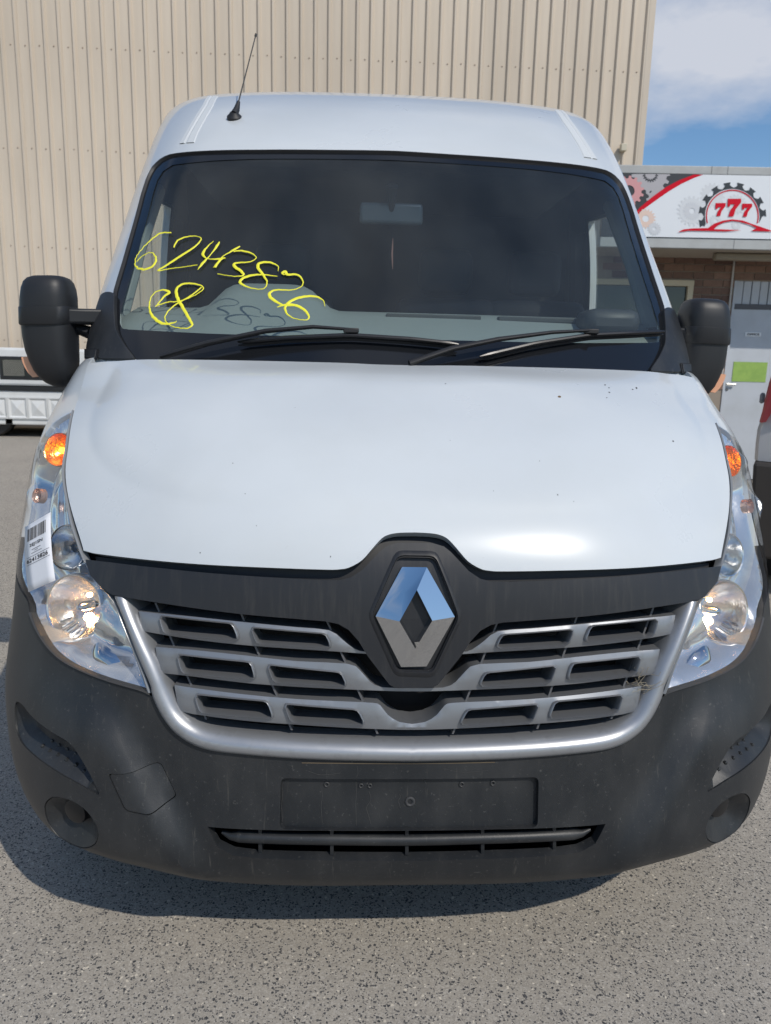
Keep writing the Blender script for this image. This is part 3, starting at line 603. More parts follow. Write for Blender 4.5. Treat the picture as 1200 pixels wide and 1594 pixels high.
# cross-sections of the van skin, centre line outwards: nose (bumper lip to hood rear) and cab (scuttle to roof)
NOSE=[
[(0,0.06,0.252),(0.25,0.065,0.25),(0.5,0.095,0.25),(0.66,0.145,0.248),(0.78,0.215,0.25),(0.87,0.3,0.257),(0.95,0.425,0.28),(1,0.8,0.308),(1.01,2,0.32),(1.01,5.5,0.32)],
[(0,0.015,0.33),(0.25,0.02,0.33),(0.5,0.05,0.332),(0.68,0.105,0.335),(0.81,0.185,0.339),(0.905,0.285,0.347),(0.98,0.44,0.362),(1.02,0.8,0.395),(1.025,2,0.4),(1.025,5.5,0.4)],
[(0,0.015,0.45),(0.25,0.02,0.45),(0.5,0.05,0.452),(0.69,0.105,0.456),(0.83,0.19,0.462),(0.93,0.3,0.468),(1,0.46,0.475),(1.03,0.8,0.49),(1.035,2,0.49),(1.035,5.5,0.49)],
[(0,0.03,0.6),(0.25,0.035,0.6),(0.5,0.065,0.6),(0.69,0.12,0.6),(0.83,0.205,0.6),(0.93,0.315,0.6),(1,0.47,0.6),(1.03,0.8,0.6),(1.035,2,0.6),(1.035,5.5,0.6)],
[(0,0.05,0.75),(0.25,0.055,0.75),(0.5,0.085,0.75),(0.68,0.145,0.745),(0.82,0.24,0.74),(0.92,0.35,0.735),(0.99,0.5,0.73),(1.03,0.8,0.73),(1.035,2,0.73),(1.035,5.5,0.73)],
[(0,0.07,0.9),(0.25,0.075,0.9),(0.48,0.11,0.897),(0.655,0.18,0.89),(0.794,0.276,0.88),(0.908,0.39,0.87),(0.988,0.54,0.86),(1.034,0.843,0.86),(1.035,2,0.86),(1.035,5.5,0.86)],
[(0,0.115,1.01),(0.25,0.12,1.008),(0.46,0.155,1),(0.63,0.23,0.99),(0.777,0.323,0.98),(0.895,0.425,0.97),(0.985,0.59,0.965),(1.034,0.879,0.98),(1.035,2,0.98),(1.035,5.5,0.98)],
[(0,0.22,1.11),(0.25,0.225,1.108),(0.47,0.26,1.1),(0.64,0.33,1.085),(0.79,0.412,1.07),(0.905,0.505,1.06),(0.988,0.655,1.06),(1.033,0.918,1.08),(1.033,2,1.08),(1.033,5.5,1.08)],
[(0,0.34,1.19),(0.25,0.345,1.188),(0.48,0.375,1.18),(0.66,0.43,1.165),(0.805,0.492,1.15),(0.915,0.575,1.135),(0.985,0.715,1.13),(1.028,0.969,1.16),(1.03,2,1.16),(1.03,5.5,1.16)],
[(0,0.48,1.26),(0.25,0.485,1.258),(0.5,0.51,1.25),(0.69,0.555,1.235),(0.827,0.606,1.22),(0.92,0.675,1.205),(0.98,0.795,1.2),(1.023,1.026,1.23),(1.028,2,1.23),(1.028,5.5,1.23)],
[(0,0.62,1.32),(0.25,0.625,1.317),(0.52,0.65,1.308),(0.72,0.69,1.293),(0.85,0.737,1.278),(0.925,0.795,1.265),(0.975,0.89,1.26),(1.018,1.086,1.29),(1.025,2,1.29),(1.025,5.5,1.29)],
[(0,0.74,1.347),(0.25,0.745,1.347),(0.54,0.765,1.346),(0.75,0.8,1.342),(0.87,0.84,1.335),(0.927,0.89,1.325),(0.965,0.97,1.32),(1.005,1.15,1.335),(1.022,2,1.335),(1.022,5.5,1.335)],
[(0,0.86,1.375),(0.25,0.865,1.375),(0.54,0.88,1.373),(0.76,0.91,1.368),(0.88,0.94,1.36),(0.935,0.98,1.352),(0.968,1.05,1.345),(1,1.2,1.37),(1.018,2,1.38),(1.018,5.5,1.38)]]
TN=[0,.25,.5,.69,.85,.99,1.16,1.52,2.72,6.22]
VN=[0,.085,.205,.355,.505,.655,.785,.935,1.08,1.235,1.385,1.51,1.635]
CAB=[
[(0,0.72,1.3),(0.3,0.735,1.3),(0.57,0.785,1.3),(0.753,0.85,1.3),(0.854,0.905,1.3),(0.953,1,1.3),(1.015,1.2,1.3),(1.034,1.6,1.3),(1.034,2.4,1.3),(1.034,5.5,1.3)],
[(0,0.85,1.45),(0.3,0.865,1.45),(0.565,0.91,1.45),(0.744,0.96,1.45),(0.847,1.005,1.45),(0.945,1.09,1.45),(1.005,1.28,1.45),(1.032,1.65,1.45),(1.034,2.4,1.45),(1.034,5.5,1.45)],
[(0,1.02,1.65),(0.3,1.035,1.65),(0.55,1.075,1.65),(0.72,1.12,1.65),(0.825,1.165,1.65),(0.925,1.25,1.65),(0.99,1.42,1.65),(1.02,1.78,1.65),(1.028,2.45,1.65),(1.028,5.5,1.65)],
[(0,1.19,1.85),(0.3,1.205,1.85),(0.535,1.24,1.85),(0.695,1.285,1.85),(0.801,1.33,1.85),(0.901,1.42,1.85),(0.97,1.57,1.85),(1.004,1.92,1.85),(1.015,2.5,1.85),(1.015,5.5,1.85)],
[(0,1.315,2),(0.3,1.33,2),(0.525,1.362,2),(0.68,1.405,2),(0.786,1.45,2),(0.884,1.54,2),(0.955,1.69,2),(0.991,2.03,2),(1.003,2.55,2),(1.003,5.5,2)],
[(0,1.395,2.085),(0.3,1.41,2.085),(0.52,1.44,2.085),(0.675,1.48,2.085),(0.778,1.53,2.085),(0.876,1.62,2.085),(0.948,1.77,2.085),(0.984,2.1,2.085),(0.997,2.6,2.085),(0.997,5.5,2.085)],
[(0,1.54,2.2),(0.3,1.55,2.2),(0.515,1.58,2.2),(0.67,1.62,2.2),(0.776,1.67,2.2),(0.876,1.76,2.2),(0.945,1.9,2.2),(0.979,2.2,2.2),(0.99,2.7,2.2),(0.99,5.5,2.2)],
[(0,1.7,2.308),(0.3,1.71,2.308),(0.515,1.735,2.308),(0.671,1.775,2.309),(0.78,1.83,2.311),(0.879,1.92,2.312),(0.942,2.05,2.312),(0.972,2.33,2.312),(0.983,2.8,2.312),(0.983,5.5,2.312)],
[(0,1.88,2.403),(0.3,1.89,2.403),(0.515,1.91,2.402),(0.674,1.95,2.404),(0.783,2,2.406),(0.882,2.09,2.405),(0.942,2.22,2.4),(0.967,2.5,2.395),(0.974,2.9,2.394),(0.974,5.5,2.394)],
[(0,2.08,2.475),(0.3,2.09,2.475),(0.51,2.11,2.473),(0.666,2.15,2.474),(0.772,2.2,2.475),(0.862,2.28,2.47),(0.914,2.4,2.465),(0.934,2.65,2.46),(0.937,3,2.458),(0.937,5.5,2.458)],
[(0,2.35,2.525),(0.3,2.36,2.524),(0.5,2.375,2.52),(0.639,2.4,2.517),(0.731,2.44,2.513),(0.795,2.51,2.508),(0.825,2.6,2.501),(0.845,2.8,2.496),(0.852,3.1,2.494),(0.852,5.5,2.494)],
[(0,2.9,2.545),(0.28,2.9,2.544),(0.46,2.91,2.54),(0.57,2.92,2.534),(0.63,2.94,2.528),(0.67,2.98,2.522),(0.69,3.05,2.517),(0.7,3.2,2.514),(0.71,3.5,2.513),(0.71,5.5,2.513)],
[(0,5.5,2.545),(0.2,5.5,2.544),(0.3,5.5,2.543),(0.36,5.5,2.542),(0.4,5.5,2.541),(0.43,5.5,2.54),(0.45,5.5,2.54),(0.46,5.5,2.54),(0.47,5.5,2.54),(0.48,5.5,2.54)]]
TC=[0,.3,.57,.75,.86,.98,1.18,1.6,2.4,5.5]
VC=[0,.2,.46,.72,.92,1.04,1.2,1.39,1.58,1.78,2.06,2.6,5.2]
# ------------------------------------------------------------------ the van
NS=Surf(NOSE,TN,VN,.0125,2.2); CS=Surf(CAB,TC,VC,.02,2.6,2.4)
van=empty('cargo_van'); tag(van,'white cargo van facing the camera with yellow numbers written on its windscreen','van')
M_PAINT=mat('white_paint',(.605,.635,.645),.28,0,.7,.5,vary=(2.2,(.57,.595,.595),.42,.75),specks=[(90,.70,(.42,.41,.39),(1,1,1))])
M_PLAST=mat('textured_black_plastic',(.0165,.0185,.021),.43,0,0,.45,vary=(6,(.034,.035,.036),.42,.72,(1.6,1,.8)),bump=(420,.24,.0010),specks=[(120,.61,(.065,.065,.063),(1,1,1)),(34,.62,(.05,.049,.046),(3,1,.25))])
M_BAR=mat('satin_black_plastic',(.020,.021,.024),.42,0,0,.42,vary=(14,(.034,.034,.034),.5,.75,(6,1,.6)),bump=(600,.08,.001))
M_SILV=mat('silver_painted_plastic',(.36,.37,.385),.36,.6,0,.5,vary=(30,(.28,.285,.29),.55,.8))
M_SILVD=mat('shaded_silver_plastic',(.27,.28,.295),.38,.6,0,.5,vary=(30,(.21,.212,.215),.55,.8))  # the surround's silver again, with the bars' shade put into the colour
M_CHROME=mat('chrome',(.60,.61,.62),.04,1)
M_DARK=mat('dark_cavity',(.006,.006,.007),.7)
M_FRIT=mat('black_glass_border',(.010,.011,.013),.12,0,0,.5)
M_RUB=mat('black_rubber',(.014,.014,.015),.55)
M_SEAL=mat('grey_seal',(.05,.05,.05),.5)
M_CLEAR=glassmat('clear_lens',(.93,.94,.95),.045,.0)
M_WIND=glassmat('tinted_windscreen_glass',(.76,.82,.81),.055,0,haze=.05,band=(1.91,2.02,(.16,.21,.30)))
M_SIDE=glassmat('side_glass',(.90,.93,.92),.05)
M_DASH=mat('grey_dashboard',(.27,.305,.295),.6,bump=(400,.1,.001))
M_INT=mat('dark_interior',(.012,.013,.015),.8)
M_TRIM=mat('grey_cab_trim',(.24,.28,.28),.7)
M_YEL=mat('yellow_paint_marker',(.85,.80,.04),.5,emit=None)
def pod(P,N=None,V=None):
    """the corner pods of the bumper stand a little proud of its middle"""
    ax=np.abs(P[:,0]);z=P[:,2]; b=.425+(z-.3)*.60
    k=smst(ax,b-.038,b+.038)*(1-smst(z,.56,.70))*smst(z,.25,.33)*(1-.85*smst(ax,.72,.95))
    lip=(1-smst(z,.296,.316))*(1-smst(ax,.42,.60))
    d=np.zeros_like(P); d[:,1]=-.036*k-.014*lip; return d
def crease(P,N,V=None):
    ax=np.abs(P[:,0])/.795; h=np.clip((1.40-P[:,2])/.345,0,9)
    q=(ax**5+h**5)**.2
    c_=np.clip((1.0-q)/.13,0,1); k=1-(1-c_)**2
    sf=ax**5/(ax**5+h**5+1e-9); d=N*((.004+.009*sf)*k*(1-.7*smst(P[:,2],1.30,1.35)))[:,None]; return d
# hood
H_SIDE=[(140,565),(127.5,610),(118.8,640),(108.5,694),(104.5,735),(109,776),(118.7,816),(132.5,858)]
H_FRONT=[(148,862),(220,870),(380,882),(500,887),(530,886.5),(545,883),(564,872),(580,854),(594,839),(606,833),(622,830.5),(646,830)]
hs=smooth_poly(NS.casts(H_SIDE),4,False); hf=smooth_poly(NS.casts(H_FRONT),3,False)
hr=[(0,1.512),(-.3,1.512),(-.6,1.512),(-.8,1.512),(hs[0][0]+.02,1.508)]
hood_half=[(hf[-1][0]*0,hf[-1][1])]+hf[::-1][1:]+hs[::-1]+hr[::-1]
def symloop(h):  # closed outline from a half outline whose both ends lie on the centre line
    return list(h)+[(-t,v) for t,v in h[::-1][1:-1]]
hood=sheet('hood',NS,symloop(hood_half),step=.014,off=.004,disp=crease,thick=.02,m=M_PAINT,parent=van,bevel=.004)
# paint chips and bird dirt on the hood
M_CHIP=mat('bare_chip',(.03,.028,.027),.7); M_LEAF=mat('brown_leaf_scrap',(.16,.10,.04),.7)
rnd=random.Random(3)
def chip(u,v,r,m,name='paint_chip'):
    t,q=NS.cast(u,v); P=[];n=7
    for k in range(n):
        a=2*math.pi*k/n; rr=r*rnd.uniform(.45,1.2); P.append((t+math.cos(a)*rr,q+math.sin(a)*rr*1.3))
    P=np.array(P); X=NS.P(P[:,0],P[:,1]); Nn=NS.N(P[:,0],P[:,1]); X=X+Nn*.0044+crease(X,Nn)
    c=X.mean(0)+Nn.mean(0)*.0006
    return mesh(name,list(X)+[c],[(k,(k+1)%n,n) for k in range(n)],m,hood,smooth=False)
for (u,v,r) in [(938,609,.0045),(944,613,.003),(945,620,.0035),(985,613,.0055),(979,615,.003),(940,628,.0025),(1041,694,.004),(693,602,.003),(365,726,.0022),(384,772,.0022),(313,861,.003),(866,774,.003),(891,784,.0025),(515,867,.0025),(400,820,.002),(838,722,.0022),(767,768,.002),(700,690,.0018),(460,640,.0018)]: chip(u,v,r*(.8 if u>900 else .55),M_CHIP)
chip(868,626,.006,M_LEAF,'leaf_scrap')
# headlamp outlines (left lamp, mirrored for the right)
L_IN=smooth_poly(NS.casts([(116.5,641),(106.5,694),(102,735),(106,776),(115.5,816.5),(129.5,861),(140,882),(163,916),(180,934),(198,978),(220,1032),(236,1078)]),3,False)
L_LOW=smooth_poly(NS.casts([(234,1079),(216,1071),(150,1051),(94,1023),(65,989),(49,953)]),3,False)
a,b=L_LOW[-1],L_IN[0]
L_OUT=smooth_poly([a,(a[0]-.035,a[1]+.03),(-1.13,a[1]+.09),(-1.21,a[1]+.18),(-1.23,a[1]+.29),(-1.19,a[1]+.39),NS.cast(74,672),NS.cast(82,662),NS.cast(97,651),b],3,False)
LAMP=L_IN+L_LOW[1:]+L_OUT[1:-1]
# bumper
SURR_OUT=[(181,927),(201,980),(233,1060),(238,1082),(254,1116),(278,1144),(318,1165),(382,1174),(500,1182),(620,1184.5),(646,1184.5)]
so_=smooth_poly(NS.casts(SURR_OUT),4,False); so_[-1]=(0,so_[-1][1])
ia=next(i for i,p in enumerate(so_) if NS.P(*[np.array([q]) for q in p])[0][2]<.668)
lowl=smooth_poly(NS.casts([(236,1083),(216,1074.5),(150,1054.5),(94,1026.5),(63.5,992),(47,956)]),3,False)
B_ARCH=[(-1.20,.0),(-1.215,.2),(-1.215,.40),(-1.215,.60),(-1.215,.66)]
bump_half=[(0,.004)]+[(-x,.004) for x in np.linspace(.1,1.15,12)]+B_ARCH+[(-1.20,.70),(-1.135,L_OUT[0][1]+.083),(-1.08,L_OUT[0][1]+.054),(lowl[-1][0]-.028,lowl[-1][1]+.026)]+lowl[::-1]+so_[ia:]
FOG=NS.casts([(120+49*math.cos(t_)*.766-30*math.sin(t_)*.643,1266+49*math.cos(t_)*.643+30*math.sin(t_)*.766) for t_ in np.linspace(0,2*math.pi,37)[:-1]])
STEP=smooth_poly(NS.casts([(27,1092),(38,1092),(54,1107),(90,1128),(117,1143),(136,1168),(157,1206),(163,1222),(150,1217),(126,1203),(90,1184),(60,1168),(36,1150),(27,1125)]),3)
TOW=corner(NS.casts([(176,1190),(217,1191),(250,1186),(276,1240),(241,1255),(202,1247)]),.010)
PLATE=NS.casts([(437,1211),(435,1291)]); PLATE=corner([PLATE[0],PLATE[1],(-PLATE[1][0],PLATE[1][1]),(-PLATE[0][0],PLATE[0][1])],.014)
iq=NS.casts([(646,1293),(500,1293),(345,1289),(323,1287),(330,1302),(338,1318),(362,1331),(400,1336),(500,1339),(646,1340)])
INTAKE=symloop([(0,iq[0][1])]+iq[1:-1]+[(0,iq[-1][1])])
bumper=sheet('bumper',NS,symloop(bump_half),holes=[FOG,mir(FOG),STEP,mir(STEP),TOW,PLATE,INTAKE],step=.024,off=0,disp=pod,thick=.022,m=M_PLAST,parent=van,bevel=.0035)
def shrink(poly,k):
    P=np.array(poly);c=P.mean(0);return [tuple(p) for p in c+(P-c)*k]
sheet('tow_eye_cover',NS,shrink(TOW,.965),step=.024,off=-.0015,disp=pod,thick=.012,m=M_PLAST,parent=bumper,bevel=.0025)
plate=sheet('number_plate_recess',NS,shrink(PLATE,1.02),step=.03,off=-.013,m=M_PLAST,parent=bumper)
for (u,v,r) in [(508,1225,.0055),(562,1227,.0048),(576,1227,.0048),(720,1225,.0055),(769,1223,.0055),(639,1252,.010)]:
    p=NS.px(u,v,-.011); n=NS.N(*[np.array([q]) for q in NS.cast(u,v)])[0]
    sb=MB().lathe(p,n,[(-.004,r*.5),(.0006,r*.55),(.0018,r*.8),(.001,r),(-.001,r*1.1)],14,caps=(True,False)).build('screw_hole',mat('scuffed_plastic',(.045,.045,.046),.6),plate)
# lower intake: backing, blade, fins
sheet('intake_backing',NS,shrink(INTAKE,1.06),step=.05,off=-.085,m=M_DARK,parent=bumper)
c=[(341,1304),(352,1310),(420,1313),(520,1315),(646,1316)]; q=[NS.cast(*p) for p in c]; q=q[:-1]+[(0,q[-1][1])]; q=q+[(-t,v) for t,v in q[::-1][1:]]
q=resamp(q,40); P=NS.P(q[:,0],q[:,1])+NS.N(q[:,0],q[:,1])*-.020
MB().tube([tuple(p) for p in P],[.004,.009]+[.0135]*36+[.009,.004],12,flat=.95).build('intake_blade',M_PLAST,bumper)
for u in (403,516,634,753,866):
    t1=NS.cast(u,1291);t2=NS.cast(u,1339)
    A=NS.pt(*t1,-.012);B=NS.pt(*t2,-.012);C=NS.pt(*t2,-.08);D=NS.pt(*t1,-.08); e=np.array([.0035,0,0])
    MB().hexa([A-e,A+e,D+e,D-e,B-e,B+e,C+e,C-e]).build('intake_fin',M_PLAST,bumper,smooth=False)
for sd_ in (1,-1):
    fg=FOG if sd_>0 else mir(FOG); stp=STEP if sd_>0 else mir(STEP)
    ctr=np.array(NS.cast(112,1258)) if sd_>0 else np.array(NS.cast(1122.6,1248))
    def fogd(V,polys,ctr=np.array([np.array(fg)[:,0].mean(),np.array(fg)[:,1].mean()])):
        d=bdist(V,polys[0]); return -.042*(1-(1-d/max(d.max(),1e-6))**2)-.002
    fo=sheet('fog_lamp_blank',NS,shrink(fg,.975),step=.012,offd=fogd,disp=pod,thick=.02,m=M_PLAST,parent=bumper)
    p=NS.pt(*ctr,-.040); p=p+pod(p[None])[0]; n=NS.N(*[np.array([x]) for x in ctr])[0]; n=n*.8+np.array([0,-.2,0]); n/=np.linalg.norm(n)
    MB().lathe(p,n,[(-.02,.029),(.012,.029),(.0165,.027),(.018,.023),(.018,.0)],28).build('fog_lamp_cap',mat('smooth_black_cap',(.007,.007,.008),.4),fo)
    # step: dark well with a ribbed tread
    V,T,pl=fill(shrink(stp,1.02),[],.03); Pw=NS.P(V[:,0],V[:,1])+NS.N(V[:,0],V[:,1])*-.02
    bw=sheet('step_well',NS,shrink(stp,1.0),step=.016,offd=lambda V,pl:-.036*smst(bdist(V,pl[0]),0,.034)-.004,disp=pod,m=M_PLAST,parent=bumper)
    pv=np.array(stp);
    lo=NS.casts([(60,1160),(90,1174),(120,1190),(146,1207)]) if sd_>0 else mir(NS.casts([(60,1160),(90,1174),(120,1190),(146,1207)]))
    lo=resamp(lo,13)
    for r_ in range(2):
        for (t,v) in lo[r_%2::2]:
            v2=v+.004+.013*r_
            dd=-.036*smst(bdist(np.array([[t,v2]]),dense(stp,.01)),0,.034)[0]-.004
            P0=NS.pt(t,v2,dd+.001);P0=P0+pod(P0[None])[0]; nn=NS.N(np.array([t]),np.array([v2]))[0]
            if inside(np.array([[t,v2]]),stp)[0]:
                MB().lathe(P0,nn,[(-.004,.0045),(.0015,.0042),(.0028,.002),(.0029,0)],6).build('tread_stud',M_PLAST,bw)
# underside so that no light leaks below the engine bay
MB().box(-.93,.93,.42,5.4,.30,.36).build('underbody',M_DARK,van,smooth=False)
NS_T=NS.P(np.linspace(-1.0,1.0,21),np.full(21,.03)); uv_=[(p[0]*.985,p[1]+.012,p[2]) for p in NS_T]; nq=len(uv_)
MB().add(uv_+[(p[0],.60,.31) for p in uv_],[(i,i+1,nq+i+1,nq+i) for i in range(nq-1)]).build('undertray',M_DARK,van,smooth=False)
MB().box(-.60,.60,.24,.80,.32,.95).build('engine_bay_light_block',M_DARK,van,smooth=False)  # unseen dark box added to block light leaking through the nose
# grille: black top bar with badge pocket, silver surround, three bars, slanted fins
TB_TOP=[(141,873),(180,877),(260,886),(380,896),(500,903),(530,903),(546,899),(564,888),(592,860),(602,852.5),(619,848),(646,848)]
TB_BOT=[(141,875),(148,896),(158,908),(168,917),(182,926),(260,938),(380,954),(460,961),(508,965),(527,969),(543,978),(558,995),(572,1018),(590,1042),(606,1063),(614,1067),(646,1068)]
tt=NS.casts(TB_TOP);tb=NS.casts(TB_BOT); tt[-1]=(0,tt[-1][1]);tb[-1]=(0,tb[-1][1])
POCK=corner(NS.casts([(619,869),(675,870),(710.5,958.5),(671,1041),(617,1039),(580,956)]),.012)
grille=sheet('grille_top_bar',NS,symloop(tb[::-1]+tt),holes=[POCK],step=.02,off=.014,thick=.04,m=M_BAR,parent=van,bevel=.004)
pc=list(POCK)+[POCK[0]]; band('badge_bezel',NS,[tuple(q) for q in shrink(pc,1.13)],pc,[(0,.0135),(.35,.017),(.75,.018),(1,.012),(1.02,.0)],n=90,m=M_BAR,parent=grille,angle=60)
sheet('badge_pocket',NS,shrink(POCK,1.02),step=.03,off=.004,m=M_BAR,parent=grille)
# dark gap between hood and bar
gp=NS.casts([(136,862),(220,868),(380,880),(500,884),(540,882),(575,856),(600,832),(646,826)]);gq=NS.casts([(140,890),(260,920),(380,930),(500,930),(560,930),(590,900),(610,880),(646,880)])
gp[-1]=(0,gp[-1][1]);gq[-1]=(0,gq[-1][1])
sheet('hood_gap_liner',NS,symloop(gq[::-1]+gp),step=.04,off=-.022,m=M_RUB,parent=grille)
SURR_IN=[(204,930),(217,966),(233,1000),(249,1034),(266,1074),(282,1105),(302,1123),(334,1136),(420,1146),(540,1152),(620,1154),(646,1154)]
si_=smooth_poly(NS.casts(SURR_IN),4,False); si_[-1]=(0,si_[-1][1])
full=lambda h:[(t,v) for t,v in h]+[(-t,v) for t,v in h[::-1][1:]]
band('grille_surround',NS,full(so_),full(si_),[(0,-.03),(0,-.002),(.04,.006),(.12,.011),(.25,.0145),(.42,.016),(.6,.014),(.8,.007),(.95,-.006),(1,-.02),(1.02,-.06)],n=150,m=M_SILV,parent=grille,angle=70)
sheet('grille_backing',NS,symloop([(0,NS.cast(646,1000)[1])]+NS.casts([(560,960),(380,946),(200,922)])+si_[:-1]+[si_[-1]]),step=.06,off=-.12,m=M_DARK,parent=grille)
ROW=[([(214,951),(300,960),(380,969),(460,977),(512,982),(532,996),(552,1011),(574,1016),(646,1021)],[(219,982),(300,996),(380,1005),(460,1011),(520,1015),(574,1019),(646,1025)],
  [[(250,958),(362,970),(371,995),(258,985)],[(392,976),(506,986),(515,1007),(401,1001)]]),
 ([(240,1007),(300,1012),(380,1021),(460,1030),(540,1034),(560,1044),(576,1062),(596,1071),(646,1072)],[(247,1048),(300,1054),(380,1064),(460,1070),(540,1074),(620,1077),(646,1077)],
  [[(278,1018),(390,1030),(397,1056),(286,1047)],[(418,1034),(530,1046),(539,1067),(427,1061)]]),
 ([(270,1067),(300,1072),(380,1082),(460,1089),(540,1093),(580,1095),(592,1099),(604,1114),(622,1125),(646,1128)],[(277,1107),(300,1113),(380,1123),(460,1129),(540,1134),(620,1137),(646,1137)],
  [[(306,1080),(416,1091),(425,1117),(314,1108)],[(444,1095),(556,1104),(567,1127),(454,1123)]])]
for top,bot,wins in ROW:
    a=smooth_poly(NS.casts(top),2,False);b=smooth_poly(NS.casts(bot),2,False); a[-1]=(0,a[-1][1]);b[-1]=(0,b[-1][1])
    hl=[];
    for w_ in wins:
        c=corner(NS.casts(w_),.0075,3); hl+=[c,mir(c)]
    gb=sheet('grille_bar',NS,symloop(b[::-1]+a),holes=hl,step=.012,off=-.004,offd=lambda V,pl:.003*smst(bdist(V,pl[0]),0,.008),thick=.06,tdir=(0,1,-.05),m=M_SILVD,parent=grille,bevel=.002)
    for c in hl:
        band('window_rim',NS,list(shrink(c,1.04))+[shrink(c,1.04)[0]],list(shrink(c,.985))+[shrink(c,.985)[0]],[(-.5,.0),(-.1,.0065),(.4,.0075),(.85,.005),(1,-.012)],n=44,m=M_SILVD,parent=gb,angle=60)
for (p0,p1) in [((236,938),(318,1124)),((372,956),(453,1140)),((508,968),(588,1146)),((779,964),(706,1146)),((907,948),(839,1138)),((1028,934),(956,1122))]:
    A=NS.px(*p0,-.012);B=NS.px(*p1,-.012); e=np.array([.002,0,0]);d=np.array([0,.07,0])
    MB().hexa([A-e,A+e,A+e+d,A-e+d,B-e,B+e,B+e+d,B-e+d]).build('grille_fin',mat('grey_fin_plastic',(.10,.10,.105),.5),grille,smooth=False)
# badge: chrome lozenge with a sunk lozenge in the middle
o6=[(624.7,882.5),(663,882.5),(707,958),(663,1035),(623,1035),(583.5,957)]; i4=[(647,917),(670.5,962),(644.5,1004),(620.5,963)]
e0=[NS.px(u,v,.008) for u,v in o6];e1=[NS.px(645.5+(u-645.5)*.985,959+(v-959)*.985,.0155) for u,v in o6]; i0=[NS.px(u,v,.027) for u,v in i4]; i1=[NS.px(645.5+(u-645.5)*.86,960+(v-960)*.88,.006) for u,v in i4]
nb_=NS.N(np.array([0.]),np.array([.6]))[0]
for k_ in (1,4): e1[k_]=e1[k_]+nb_*.0045
V=[];Fc=[]
def facet(P_):  # each bright face keeps its own vertices so that only its inside is shaded smoothly
    n_=len(V); V.extend(P_+[sum(P_)/len(P_)]); m_=len(P_); Fc.extend([(n_+(i+1)%m_,n_+i,n_+m_) for i in range(m_)])
facet([e1[0],e1[1],i0[0],i0[3],e1[5]]); facet([e1[1],e1[2],i0[1],i0[0]]); facet([e1[2],e1[3],e1[4],i0[2],i0[1]]); facet([e1[4],e1[5],i0[3],i0[2]])
for k in range(6): facet([e0[k],e0[(k+1)%6],e1[(k+1)%6],e1[k]])
for k in range(4): facet([i0[k],i0[(k+1)%4],i1[(k+1)%4],i1[k]])
badge=mesh('badge',V,Fc,M_CHROME,grille,angle=75)
mesh('badge_centre',i1,[(3,2,1,0)],M_BAR,badge,smooth=False)
